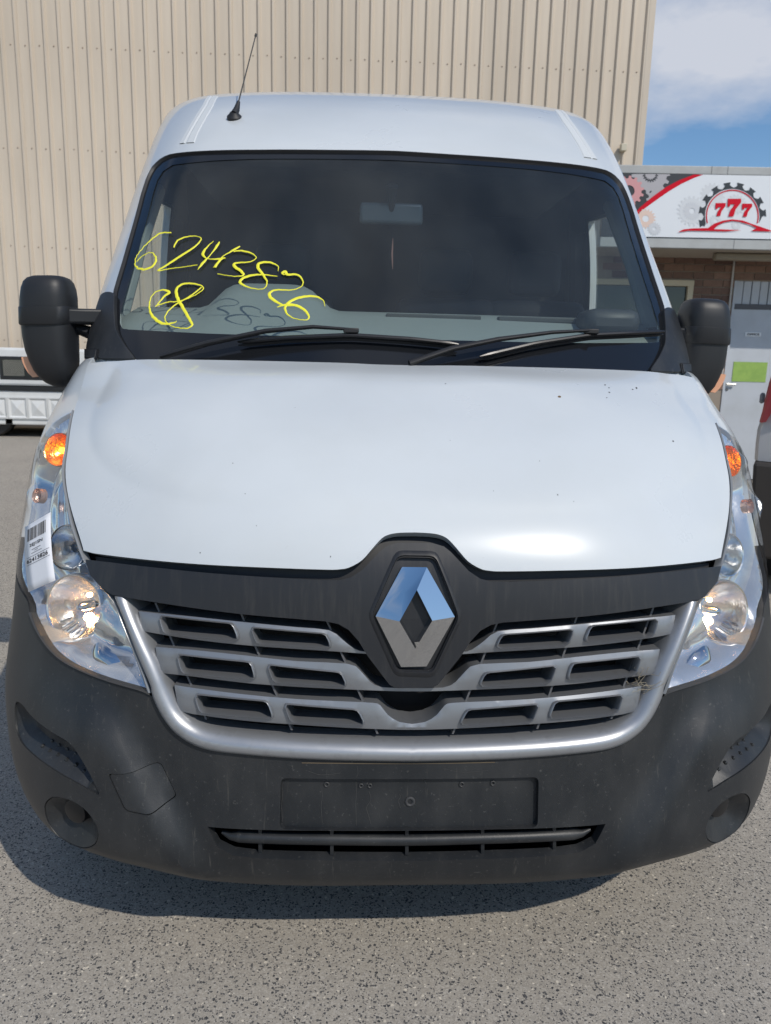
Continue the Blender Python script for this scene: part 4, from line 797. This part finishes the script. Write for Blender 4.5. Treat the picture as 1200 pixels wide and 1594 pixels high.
# headlamps
M_REFL=mat('lamp_reflector',(.84,.83,.81),.2,1,bump=(45,.25,.006)); M_HOUS=mat('silver_lamp_housing',(.80,.80,.79),.17,.75)
M_AMB=mat('lit_amber_bulb',(.9,.3,.02),.3,emit=(1,.30,.015),strength=14); M_WARM=mat('lit_filament_bulb',(.9,.7,.4),.3,emit=(1,.55,.22),strength=90)
M_AMBR=mat('amber_reflector',(.92,.40,.13),.25,.8,bump=(120,.5,.004)); M_PEACH=mat('peach_marker',(.70,.50,.42),.25,.6,bump=(160,.6,.004))
def lamp(sd_):
    fl=(lambda p:[(t,v) for t,v in p]) if sd_<0 else mir
    tv=lambda u,v,o=0:(NS.seen(u,v,o) if o else np.array(NS.cast(u,v)))*np.array([1 if sd_<0 else -1,1])
    out_=fl(LAMP); lobes=[(tv(80,705),.045,.020),(tv(58,775),.045,.022)]
    def lens_off(V,pl):
        d=np.zeros(len(V))
        for c,r,h in lobes: d+=h*np.exp(-((V-c)**2).sum(1)/(r*r))
        return d*smst(bdist(V,pl[0]),0,.03)
    BW=[(tv(117,946,-.05),.071),(tv(107,852,-.05),.050),(tv(92,700,-.034),.040)]
    def hous_off(V,pl):
        d=-.012-.050*smst(bdist(V,pl[0]),0,.05)
        for c_,r_ in BW: d=d-.10*(1-smst(np.linalg.norm(V-c_,axis=1),r_*.82,r_*1.04))
        return d+.0035*np.sin(95*bdist(V,pl[0]))*smst(bdist(V,pl[0]),.01,.03)
    hs_=sheet('headlamp',NS,out_,step=.012,offd=hous_off,m=M_HOUS,parent=van,angle=70)
    hs_['label']='clear headlamp with lit amber indicator'+(' and paper label, on the left' if sd_<0 else ', on the right')
    sheet('lens',NS,out_,step=.018,off=.002,offd=lens_off,m=M_CLEAR,parent=hs_)
    edge=fl(L_LOW); inn=[(t*.985,v+.014) for t,v in edge]
    lw=fl(lowl) if sd_<0 else mir(lowl)
    band('lens_seal',NS,lw,edge,[(0,-.02),(0,.002),(.5,.006),(1,.003),(1.05,-.02)],n=40,m=M_SEAL,parent=hs_)
    ins=fl(L_IN); 
    band('lens_rim',NS,ins,[(t+(.007*(1 if sd_>0 else -1)),v) for t,v in ins],[(0,-.015),(0,.003),(.5,.006),(1,.004),(1,-.01)],n=50,m=mat('clear_grey_rim',(.22,.23,.24),.2),parent=hs_)
    def bowl(u,v,r,depth,off,m,name,wide=.55):
        t,q=tv(u,v,off); p=NS.pt(t,q,off); n=NS.N(np.array([t]),np.array([q]))[0]; ax=n*wide+np.array([0,-1,.0])*(1-wide); ax/=np.linalg.norm(ax)
        pr=[(-depth*(1-(k/10)**2),max(r*k/10,.004)) for k in range(1,11)]+[(.004,r*1.02),(.006,r*1.07),(.0,r*1.10),(-.012,r*1.11)]
        o=MB().lathe(p,ax,pr,40).build(name,m,hs_); return o,p,ax
    lo,p,ax=bowl(117,946,.071,.07,-.050,M_REFL,'dipped_beam_reflector')
    MB().lathe(p-ax*.055,ax,[(0,.011),(.03,.011),(.042,.008),(.046,0)],14).build('bulb_shield',M_CHROME,lo)
    MB().lathe(p-ax*.050+np.array([0,0,-.028]),ax,[(0,.009),(.014,.009),(.020,.005),(.022,0)],10).build('bulb',M_WARM,lo)
    MB().lathe(p+np.array([.016*sd_*-1,0,.028])-ax*.03,ax,[(0,.005),(.008,.005),(.011,.002),(.0112,0)],10).build('side_light_bulb',M_WARM,lo)
    # moulded flutes across the foot of the dipped-beam bowl
    for k in range(9):
        th=math.radians(215+k*13); a_=Vector(ax).orthogonal().normalized(); up=Vector((0,0,1)); e1_=Vector(ax).cross(up).normalized(); e2_=e1_.cross(Vector(ax)).normalized()
        c1=Vector(p)+(e1_*math.cos(th)+e2_*math.sin(th))*.062-Vector(ax)*.006; c2=Vector(p)+(e1_*math.cos(th)+e2_*math.sin(th))*.046-Vector(ax)*.034
        MB().tube([c1,c2],.0016,6).build('reflector_flute',M_CHROME,lo)
    hi,p,ax=bowl(107,852,.050,.05,-.050,M_REFL,'main_beam_reflector')
    MB().lathe(p-ax*.045,ax,[(0,.012),(.028,.012),(.034,.008),(.036,0)],14).build('bulb_shield',M_CHROME,hi)
    ind,p,ax=bowl(92,700,.040,.035,-.034,M_AMBR,'indicator_reflector',.45)
    MB().lathe(p-ax*.022,ax,[(0,.007),(.010,.008),(.017,.006),(.021,0)],12).build('bulb',M_AMB,ind)
    # moulded tongue below the dipped beam and rings round the bowls
    tg=[NS.seen(u,v,-.035)*np.array([1 if sd_<0 else -1,1]) for u,v in ((150,1000),(178,1020),(196,1052),(200,1062),(186,1058),(160,1046),(136,1028))]
    cq=np.array(smooth_poly(tg,4)); V_=[NS.pt(t,q,-.040) for t,q in cq]+[NS.pt(*(cq.mean(0)*.55+np.array(tg[0])*.45),-.018)]; nq_=len(cq); FF=[(i,(i+1)%nq_,nq_) for i in range(nq_)]
    mesh('moulded_tongue',V_,FF if sd_<0 else [f[::-1] for f in FF],M_CHROME,hs_,angle=80)
    s2,p,ax=bowl(60,772,.017,.02,-.016,M_PEACH,'side_marker_reflector',.6)
    return hs_
lampL=lamp(-1); lampR=lamp(1)
# fender and flank below the window line, both sides
def flank(sd_):
    f=[(-t,v) for t,v in (hs[::-1][len(hs)-1-hs.index(hs[0]):])] 
    h=[(-t+.006,v) for t,v in hs if v>L_IN[0][1]+.005]
    lampo=[(-t+.004,v) for t,v in L_OUT[::-1] if v>L_OUT[0][1]+.10]  # from lamp tip down its outer edge
    arch=[NS.yz(.842+.43*math.cos(math.radians(a)),.36+.43*math.sin(math.radians(a))) for a in range(150,-1,-12)]
    low=[(1.205,.704),(1.22,.66)]
    out_=[(h[0][0],1.60)]+h+lampo+low+arch+[(arch[-1][0]+.02,.02),(6.2,.02),(6.2,1.60)]
    if sd_<0: out_=mir(out_)
    return sheet('fender_and_flank',NS,out_,step=.05,off=.0,thick=.015,m=M_PAINT,parent=van,bevel=.003)
for sd_ in (-1,1): flank(sd_)
# cab shell: pillars, roof, with openings for the windscreen and door glass
wo=[(0,.03)]+CS.casts([(215,562),(200,556),(187,532),(179,495),(178,458),(191,412),(221,304),(229,280),(238,262),(248,252),(262,244),(288,239),(400,235),(520,235.5),(646,238)])
wo[-1]=(0,wo[-1][1]); WS=symloop(wo)
wi=[(0,CS.cast(646,527)[1])]+CS.casts([(440,522),(320,518),(200,513),(190,510.5),(185,504),(186,490),(209,412),(237,302),(243,282),(252,266),(268,256),(330,249),(400,246),(646,249)]); wi[-1]=(0,wi[-1][1]); WC=symloop(wi)
DW=corner([CS.yz(*p) for p in [(1.30,1.45),(1.52,1.73),(1.80,1.985),(2.27,2.03),(2.31,1.45)]],.03,4)
RTOP=3.2
shell=sheet('cab_shell',CS,[(-2.7,.02),(2.7,.02),(2.7,RTOP),(-2.7,RTOP)],holes=[WS,DW,mir(DW)],step=.045,thick=.03,m=M_PAINT,parent=van,bevel=.006)
sheet('cab_lining',CS,[(-2.68,.06),(2.68,.06),(2.68,1.5),(-2.68,1.5)],holes=[shrink(WS,1.015),shrink(DW,1.06),mir(shrink(DW,1.06))],step=.07,off=-.036,m=mat('dark_cab_lining',(.030,.033,.036),.9),parent=van)
for sd_ in (-1,1):
    tq=np.linspace(2.695,5.5,16);vq=np.r_[np.linspace(.02,RTOP,40)]
    P=[];
    for v in vq: P+=list(CS.P(sd_*tq,np.full(16,v)))
    Fc=[(j*16+i,j*16+i+1,(j+1)*16+i+1,(j+1)*16+i) for j in range(39) for i in range(15)]
    if sd_<0: Fc=[f[::-1] for f in Fc]
    mesh('cargo_side',P,Fc,M_PAINT,van)
P=[];tq=np.linspace(-5.5,5.5,61);vq=np.linspace(RTOP-.005,5.19,14)
for v in vq: P+=list(CS.P(tq,np.full(61,v)))
mesh('roof',P,[(j*61+i,j*61+i+1,(j+1)*61+i+1,(j+1)*61+i) for j in range(13) for i in range(60)],M_PAINT,van)
MB().box(-.98,.98,5.40,5.46,.36,2.3).build('rear_door',M_PAINT,van,smooth=False)
ws=sheet('windscreen',CS,WS,step=.05,off=-.006,m=M_WIND,parent=van)
sheet('glass_border',CS,WS,holes=[WC],step=.03,off=-.004,m=M_FRIT,parent=ws)
wsd=full([(t,v) for t,v in wo[4:]])
band('windscreen_seal',CS,wsd,[(t*.994,v-.004 if v>.9 else v) for t,v in wsd],[(-.6,-.004),(-.3,.004),(.5,.004),(1.2,-.005)],n=140,m=M_RUB,parent=ws)
for sd_ in (-1,1):
    sheet('door_glass',CS,DW if sd_>0 else mir(DW),step=.08,off=-.012,m=M_SIDE,parent=van)
    d2=[CS.yz(y,z,1) for y,z in [(1.66,1.45),(1.66,1.87)]]
# roof mouldings and seams
for sd_ in (-1,1):
    A=CS.casts([(281,224),(290,207),(302,187),(316,165),(326,150)]);B=CS.casts([(304,223),(311,207),(321,188),(332,167),(340,151)])
    if sd_>0: A,B=[(-t,v) for t,v in A],[(-t,v) for t,v in B]
    pr=[(0,-.002),(.05,.0022),(.3,.0026),(.38,.0),(.44,.0),(.52,.0026),(.92,.0022),(1,-.002)]
    band('roof_moulding',CS,A,B,pr if sd_<0 else pr,n=14,m=mat('off_white_moulding',(.59,.61,.61),.45),parent=shell,angle=25)
# antenna
ba=CS.px(365,184,0); tip=at_y(398.5,53,ba[1]+.13); n=np.array([0,-.55,.83]); dr=(tip-ba)/np.linalg.norm(tip-ba)
ant=MB().lathe(ba,n,[(-.005,.027),(.006,.027),(.014,.018),(.02,.014)],18,caps=(False,True)).build('antenna',M_RUB,shell)
MB().tube([tuple(ba+n*.012),tuple(ba+dr*.035),tuple(ba+dr*.07)],[.014,.012,.006],12).build('antenna_base',M_RUB,ant)
MB().tube([tuple(ba+dr*.065),tuple(ba+dr*.2),tuple(tip-dr*.008)],[.0028,.0024,.0022],8).tube([tuple(tip-dr*.01),tuple(tip)],.0045,8).build('antenna_rod',M_RUB,ant)
# pillar trims and hinge covers
for sd_ in (-1,1):
    tr=CS.casts([(160,462),(172,456),(182,459),(182,485),(184,515),(194,538),(214,562),(160,563),(138,546)])
    A=sheet('pillar_trim',CS,corner(tr if sd_<0 else mir(tr),.02,4),step=.03,off=.010,thick=.02,m=M_PLAST,parent=shell,bevel=.004)
    hc=CS.casts([(137,546),(160,546),(157,563),(137,563)]); hc=hc if sd_<0 else mir(hc)
    sheet('hinge_recess',CS,hc,step=.03,off=.0115,m=M_DARK,parent=A); sheet('hinge_cover',CS,shrink(hc,.78),step=.03,off=.014,thick=.006,m=M_PLAST,parent=A,bevel=.002)
# yellow numbers on the glass
DIG=[[(268,363),(250,364),(232,378),(216,396),(211,410),(215,418),(228,420),(241,412),(243,401),(235,394),(222,400),(214,408)],
[(271,386),(277,375),(293,369),(309,369),(313,374),(303,385),(280,400),(262,412),(246,422),(265,419),(288,416),(308,413)],
[(333,376),(322,386),(316,396),(323,403),(338,404),(352,402)],[(342,377),(330,395),(316,410),(308,421)],[(352,402),(343,406),(334,417),(345,402),(360,392),(374,384)],
[(364,392),(376,391),(392,395),(399,402),(390,408),(368,410),(365,415),(376,423),(379,429),(366,431),(350,429),(339,427)],
[(433,423),(433,415),(420,409),(405,410),(402,417),(411,430),(416,440),(411,450),(396,450),(380,445),(374,438),(385,431),(405,428),(432,431)],
[(447,427),(442,428),(440,425),(444,423),(448,428),(462,428),(471,436),(470,446),(455,452),(430,452),(420,457),(423,465),(440,475),(460,477)],
[(506,478),(503,468),(490,462),(470,463),(452,470),(444,480),(450,492),(465,498),(479,498),(480,490),(470,480),(455,475),(440,476),(432,479)],
[(243,478),(256,462),(264,456),(255,452),(242,456),(234,468),(234,486),(243,498),(256,505),(272,503),(276,500)],
[(243,477),(262,471),(278,470),(298,463),(312,455),(317,448),(306,443),(288,442),(276,449),(276,462),(285,480),(297,500),(299,508),(290,512),(270,509),(258,500),(260,488),(275,474),(296,462),(314,448)]]
for d in DIG:
    stroke('marker_digit',CS,d,.0098,.0012,M_YEL,ws,n=5,off=.001,wf=lambda x:(.66+.34*math.sin(x*11+len(d)*1.7))*min(1,.45+4*x,.45+4*(1-x)))
# wipers
def wiper(arm,blade,hub):
    A=[CS.px(*p,o) for p,o in arm]; B=[CS.px(*p,.012) for p in blade]
    W=MB(); W.tube([tuple(p) for p in A],[.013,.012,.010,.008,.006],8,flat=.7)
    o=W.build('wiper',M_RUB,van,angle=50)
    Bp=resamp(np.array(B),24); 
    MB().tube([tuple(p+np.array([0,-.005,.006])) for p in Bp],[.003]+[.0075]*22+[.003],8,flat=.9).build('wiper_blade',mat('wiper_blade_black',(.010,.010,.011),.35),o)
    MB().tube([tuple(p+np.array([0,.003,-.003])) for p in Bp],[.002]+[.0065]*22+[.002],6).build('wiper_rubber',M_RUB,o)
    h=CS.px(*hub,.030); MB().box(-.022,.022,-.008,.008,-.007,.007).build('wiper_joint',M_RUB,o,bevel=.003,loc=h)
    return o
wiper([((256,563),.02),((330,548),.035),((418,531),.04),((490,524),.04),((545,525),.032)],[(372,541),(450,534),(545,530),(640,536),(712,544)],(547,526))
wiper([((636,573),.02),((700,556),.035),((770,543),.04),((850,532),.04),((913,526),.032)],[(744,563),(830,543),(913,530),(980,526),(1028,524)],(913,527))
# door mirrors
def mirror(sd_,Y,dx,dy,dz):
    def rows(R,dep):
        V=[];Fc=[];n=28
        for (v,u0,u1,k) in R:
            a=at_y(u0,v,Y);b=at_y(u1,v,Y);c=(a+b)/2;hw=(b[0]-a[0])/2
            for i in range(n):
                th=2*math.pi*i/n;cx_=math.copysign(abs(math.cos(th))**.62,math.cos(th));sy=math.copysign(abs(math.sin(th))**.75,math.sin(th))
                V.append((c[0]+hw*cx_,c[1]+sy*dep*k*(1.0 if sy<0 else .75),a[2]*(.5-cx_*.5)+b[2]*(.5+cx_*.5)))
        L=len(R)
        for j in range(L-1):
            for i in range(n): Fc.append((j*n+i,j*n+(i+1)%n,(j+1)*n+(i+1)%n,(j+1)*n+i))
        Fc.append(tuple(range(n))); Fc.append(tuple((L-1)*n+i for i in range(n))[::-1])
        return V,Fc
    def fin(name,V,Fc,m,par):
        V=[((x if sd_<0 else -x)+dx,y+dy,z+dz) for x,y,z in V]
        if sd_<0: Fc=[f[::-1] for f in Fc]
        return mesh(name,V,Fc,m,par,angle=45)
    V,Fc=rows([(429.5,66,88,.25),(431,54,100,.55),(434,47,107,.75),(440,42,112,.88),(450,39,115.5,.96),(464,37.5,117.5,1),(480,37,118,1)],.085)
    o=fin('door_mirror',V,Fc,M_BLK,van); o['label']='black door mirror on the '+('left' if sd_<0 else 'right')
    V,Fc=rows([(479,36.5,118.5,1.0),(480,36,119,1.03),(504,36.5,119.5,1.03),(507,38,118,1.0)],.087); fin('mirror_band',V,Fc,M_BLK,o)
    V,Fc=rows([(505,39,119,.95),(525,41,120,.95),(545,45,120.5,.93),(562,51,121,.88),(577,58,120,.8),(588,66,117,.68),(596,75,112,.5),(600,83,107,.3),(602,89,101,.15)],.085); fin('lower_housing',V,Fc,M_BLK,o)
    a=at_y(112,482,Y);b=at_y(112,504,Y);P=[]
    for (u,dd) in ((110,.055),(135,.05),(170,.06)):
        p=at_y(u,481+ (u-110)*.03,Y+ (u-110)*.0008);q=at_y(u,505+(u-110)*.02,Y+(u-110)*.0008)
        P+=[(p[0],p[1]-dd,p[2]),(p[0],p[1]+dd,p[2]),(q[0],q[1]+dd,q[2]),(q[0],q[1]-dd,q[2])]
    Fc=[(4*i+k,4*i+(k+1)%4,4*i+4+(k+1)%4,4*i+4+k) for i in range(2) for k in range(4)]+[(0,3,2,1),(8,9,10,11)]
    am=fin('mirror_arm',P,[f[::-1] for f in Fc],M_BLK,o); b_=am.modifiers.new('bevel','BEVEL'); b_.width=.008; b_.segments=2
    P=[];
    for (u,v,r) in ((118,511,.03),(128,514,.026),(140,518,.03)): P.append((at_y(u,v,Y+.02),r))
    mb=MB().tube([tuple(p) for p,_ in P],[r for _,r in P],10,flat=.7); fin('mirror_stay',mb.V,mb.F,M_BLK,o)
    # indicator repeater along the outer foot of the housing
    V=[];Fc=[]
    for (v,u) in ((556,42.5),(564,44.5),(572,48),(580,53),(587,60)):
        p=at_y(u,v,Y+.012);V+=[(p[0],p[1]-.045,p[2]),(p[0]-.004,p[1],p[2]),(p[0],p[1]+.03,p[2]),(p[0]+.04,p[1]-.045,p[2]+.006)]
    for j in range(4):
        for k in range(4): Fc.append((4*j+k,4*j+(k+1)%4,4*j+4+(k+1)%4,4*j+4+k))
    fin('indicator_repeater',V,Fc,mat('pale_amber_repeater',(.72,.36,.22),.2,coat=.5),o)
    return o
M_BLK=mat('mirror_black_plastic',(.015,.016,.018),.48,0,0,.45,bump=(700,.06,.001))
mirror(-1,1.10,0,0,0); mirror(1,1.10,-.022,.10,-.004)
# cab interior
dash=[];dz=[(.80,1.30),(.93,1.40),(1.06,1.462),(1.20,1.508),(1.29,1.528),(1.345,1.518),(1.37,1.47),(1.38,1.0)]
xs=np.linspace(-.93,.93,63);V=[];Fc=[]
for x in xs:
    k=math.exp(-((x+.42)/.185)**6)
    for j,(y,z) in enumerate(dz):
        yy=y+.10*(x/.93)**2*(1 if j<2 else .5); zz=z+k*[0,0,.01,.062,.085,.08,.05,0][j]-.02*(abs(x)>.88)
        V.append((x,yy,zz))
for i in range(62):
    for j in range(7): Fc.append((i*8+j,(i+1)*8+j,(i+1)*8+j+1,i*8+j+1))
db=mesh('dashboard',V,Fc,M_DASH,van,angle=60)
for x0,x1 in ((-.02,.30),(.36,.70)):
    MB().box(x0,x1,1.20,1.235,1.502,1.520).build('dash_vent',mat('dash_vent_dark',(.06,.065,.065),.6),db,bevel=.004)
MB().box(.62,.80,1.06,1.22,1.46,1.545).build('dash_pod',mat('dash_pod_dark',(.05,.055,.06),.5),db,bevel=.03)
sw=MB(); c=Vector((-.40,1.46,1.50)); ax=Vector((0,-.55,.83)).normalized(); a_=Vector((1,0,0)); b_=ax.cross(a_)
sw.tube([tuple(c+(a_*math.cos(t)+b_*math.sin(t))*.195) for t in np.linspace(0,2*math.pi,33)],.016,8,cap=False)
stw=sw.build('steering_wheel',M_INT,van); MB().lathe(c,ax,[(-.03,.05),(.0,.06),(.02,.05),(.022,0)],16).build('wheel_hub',M_INT,stw)
for t in (0,math.pi,-math.pi/2): MB().tube([tuple(c),tuple(c+(a_*math.cos(t)+b_*math.sin(t))*.19)],.014,6).build('wheel_spoke',M_INT,stw)
for x in (-.42,.25,.62):
    st_=MB().box(x-.21,x+.21,1.72,1.86,1.0,1.62).build('seat',M_INT,van,bevel=.05,seg=3); MB().box(x-.11,x+.11,1.78,1.87,1.64,1.82).build('headrest',M_INT,st_,bevel=.04,seg=3)
MB().box(-.93,.93,2.46,2.50,.5,2.22).build('bulkhead',M_INT,van,smooth=False)
MB().box(-.77,.77,1.66,2.46,2.07,2.10).build('headliner',mat('grey_headliner',(.10,.105,.11),.9),van,smooth=False)
MB().box(-.95,.95,.6,2.3,.55,.60).build('cab_floor',M_INT,van,smooth=False)
MB().box(-.80,.80,.80,.84,.6,1.28).build('firewall',M_INT,van,smooth=False)
for s_ in (-1,1):
    V=[CS.pt(s_*t,v,-.05) for t,v in [CS.yz(y,z) for y,z in [(1.20,1.30),(2.40,1.30),(2.40,1.46),(1.26,1.46)]]]; W_=[np.array(p)-np.array([s_*.03,0,0]) for p in V]
    MB().hexa([tuple(p) for p in V]+[tuple(p) for p in W_]).build('door_card',M_TRIM,van,smooth=False)
    P=[CS.pt(s_*t,v,-.055) for t,v in [CS.yz(y,z) for y,z in [(1.27,1.47),(1.50,1.75),(1.78,2.02)]]]
    MB().tube([tuple(p) for p in P],[.046,.042,.04],10,flat=.8).build('pillar_lining',M_TRIM,van)
    P=[CS.pt(s_*t,v,-.055) for t,v in [CS.yz(y,z) for y,z in [(2.385,1.3),(2.37,1.7),(2.35,1.98)]]]
    MB().tube([tuple(p) for p in P],.055,10,flat=.8).build('door_post_lining',M_INT,van)
rp=at_y(609,333,1.42); rm=MB().box(-.112,.112,-.014,.014,-.036,.036).build('interior_mirror',mat('interior_mirror_back',(.065,.085,.10),.4),van,bevel=.012,seg=3,loc=rp)
MB().tube([(0,0,.0),(0,-.02,.05),(0,-.045,.085)],[.012,.014,.02],10).build('mirror_stalk',M_INT,rm)
pp=[at_y(611,352,1.42),at_y(611.5,372,1.42)]; q0=at_y(611.5,371,1.42);q1=at_y(610,395,1.42);q2=at_y(611,419,1.42)
pend=MB().tube([tuple(q0),tuple(q0*.5+q1*.5),tuple(q1),tuple(q1*.5+q2*.5),tuple(q2)],[.002,.006,.0075,.006,.002],10,flat=.5).build('hanging_ornament',mat('reddish_feather',(.32,.16,.13),.6)); tag(pend,'slim reddish ornament hanging from the interior mirror of the van','ornament')
MB().tube([tuple(pp[0]),tuple(pp[1])],.0008,5).build('string',M_INT,pend)
# wheels
def wheel(x,y,par):
    t=MB().lathe((0,0,0),(1,0,0),[(-.11,.22),(-.115,.30),(-.10,.335),(-.06,.348),(.06,.348),(.10,.335),(.115,.30),(.11,.22)],40).build('wheel',M_RUB,par,loc=(x,y,.348))
    MB().lathe((0,0,0),(1 if x>0 else -1,0,0),[(.02,0),(.03,.06),(.05,.10),(.04,.19),(.095,.215),(.10,.222)],32).build('rim',mat('steel_rim',(.35,.35,.36),.4,.6),t)
for x in (-.88,.88):
    for y in (.842,4.2): wheel(x,y,van)
# paper label stuck on the left headlamp
qd=[NS.cast(*p) for p in ((47,823.5),(87,801),(94,904),(52.5,922.5))]; qd=np.array(qd)
Pq=[NS.pt(t,v,.012) for t,v in qd]
def onlabel(u,v,off=0):
    p=(Pq[0]*(1-u)+Pq[1]*u)*(1-v)+(Pq[3]*(1-u)+Pq[2]*u)*v
    n=np.cross(Pq[1]-Pq[0],Pq[0]-Pq[3]); n/=np.linalg.norm(n); n=n if n[1]<0 else -n
    return p+n*(off+.004*math.sin(math.pi*v))
nv=10;V=[];Fc=[]
for j in range(nv+1):
    for i in range(5): V.append(onlabel(i/4,j/nv))
for j in range(nv):
    for i in range(4): Fc.append((j*5+i,j*5+i+1,(j+1)*5+i+1,(j+1)*5+i))
lab=mesh('paper_label',V,Fc,mat('white_label_paper',(.80,.80,.82),.55)); tag(lab,'white barcode label numbered 62413826 stuck on the left headlamp of the van','label')
md=lab.modifiers.new('thickness','SOLIDIFY'); md.thickness=.0005
M_INK=mat('black_ink',(.02,.02,.025),.6); M_INKG=mat('grey_ink',(.25,.25,.27),.6)
def inkrect(B,u0,u1,v0,v1): B.add([onlabel(u0,v0,.0012),onlabel(u1,v0,.0012),onlabel(u1,v1,.0012),onlabel(u0,v1,.0012)],[(0,1,2,3)])
bc=MB();x=.12;rb=random.Random(5)
while x<.80:
    w_=rb.choice([.012,.018,.018,.03,.045]); inkrect(bc,x,x+w_,.075,.27); x+=w_+rb.choice([.014,.02,.03])
bc.build('barcode',M_INK,lab,smooth=False)
def inktext(s,uc,vc,hu,hv,m,name,bold=0):
    V,Fc=text_polys(s,1,bold); A=np.array(V); wd=A[:,0].max()-A[:,0].min(); ht=A[:,1].max()-A[:,1].min(); A[:,0]-=(A[:,0].max()+A[:,0].min())/2;A[:,1]-=(A[:,1].max()+A[:,1].min())/2
    mesh(name,[onlabel(uc+a[0]/wd*hu,vc-a[1]/ht*hv,.0013) for a in A],Fc,m,lab,smooth=False)
inktext('2EJ1SN',.45,.355,.50,.062,M_INK,'code_text',.02); inktext('62413826',.47,.575,.80,.062,M_INK,'number_text',.02)
ln=MB(); inkrect(ln,.08,.93,.520,.525); inkrect(ln,.06,.93,.628,.633); ln.build('ruled_lines',M_INK,lab,smooth=False)
g_=MB(); inkrect(g_,.28,.62,.420,.430); inkrect(g_,.38,.52,.447,.455); inkrect(g_,.26,.66,.475,.484); g_.build('small_print',M_INKG,lab,smooth=False)

# radiator core behind the grille
rc=MB()
for k in range(34): z=.56+k*.011; rc.box(-.42,.42,.214,.236,z,z+.005)
tag(rc.build('radiator_core',mat('dull_radiator',(.045,.045,.045),.5,.5),grille,smooth=False),kind='stuff')
# dry grass caught at the right end of the grille
gt=MB(); rg=random.Random(11)
for k in range(46):
    u=rg.uniform(986,1012);v=rg.uniform(1044,1086); p=NS.px(u,v,rg.uniform(-.02,.012)); q=p+np.array([rg.uniform(-.025,.025),rg.uniform(-.012,.012),rg.uniform(-.018,.022)]); r=q+np.array([rg.uniform(-.018,.018),0,rg.uniform(-.015,.012)])
    gt.tube([tuple(p),tuple(q),tuple(r)],.0005,4,cap=False)
tag(gt.build('grass_tuft',mat('dry_grass',(.30,.26,.19),.9)),'wisp of dry grass caught in the right end of the grille','grass tuft')

# wear on the bumper: dust line under the grille, scratches down the plate recess
M_DUST=mat('tan_dust',(.13,.10,.065),.95); M_SCR=mat('pale_scratch',(.055,.055,.054),.8)
def wear(name,pts,w_,off,m): 
    o=stroke(name,NS,pts,w_,.0004,m,plate if off<-.005 else bumper,n=4,off=off); return o
wear('dust_line',[(470,1187.5),(520,1188),(580,1188.5),(640,1188.5),(700,1188),(770,1186.5)],.002,.0006,M_DUST)
for x_,y0_,y1_,wb in ((500,1232,1286,1),(554,1220,1290,.5),(574,1236,1288,4),(437.5,1230,1284,1),(622,1240,1262,2),(663,1214,1225,2),(836,1222,1240,1)):
    wear('scratch',[(x_+wb*math.sin(k*2.1),y0_+(y1_-y0_)*k/4) for k in range(5)],.0010,-.0126,M_SCR)
for pts in ([(480,1200),(500,1206),(530,1203)],[(556,1192),(557,1203),(555,1210)],[(1128,1088),(1140,1080),(1152,1078),(1160,1085)],[(1140,1080),(1143,1098)],[(690,1196),(720,1202),(760,1199)]):
    wear('scuff',pts,.0009,.0006,M_SCR)
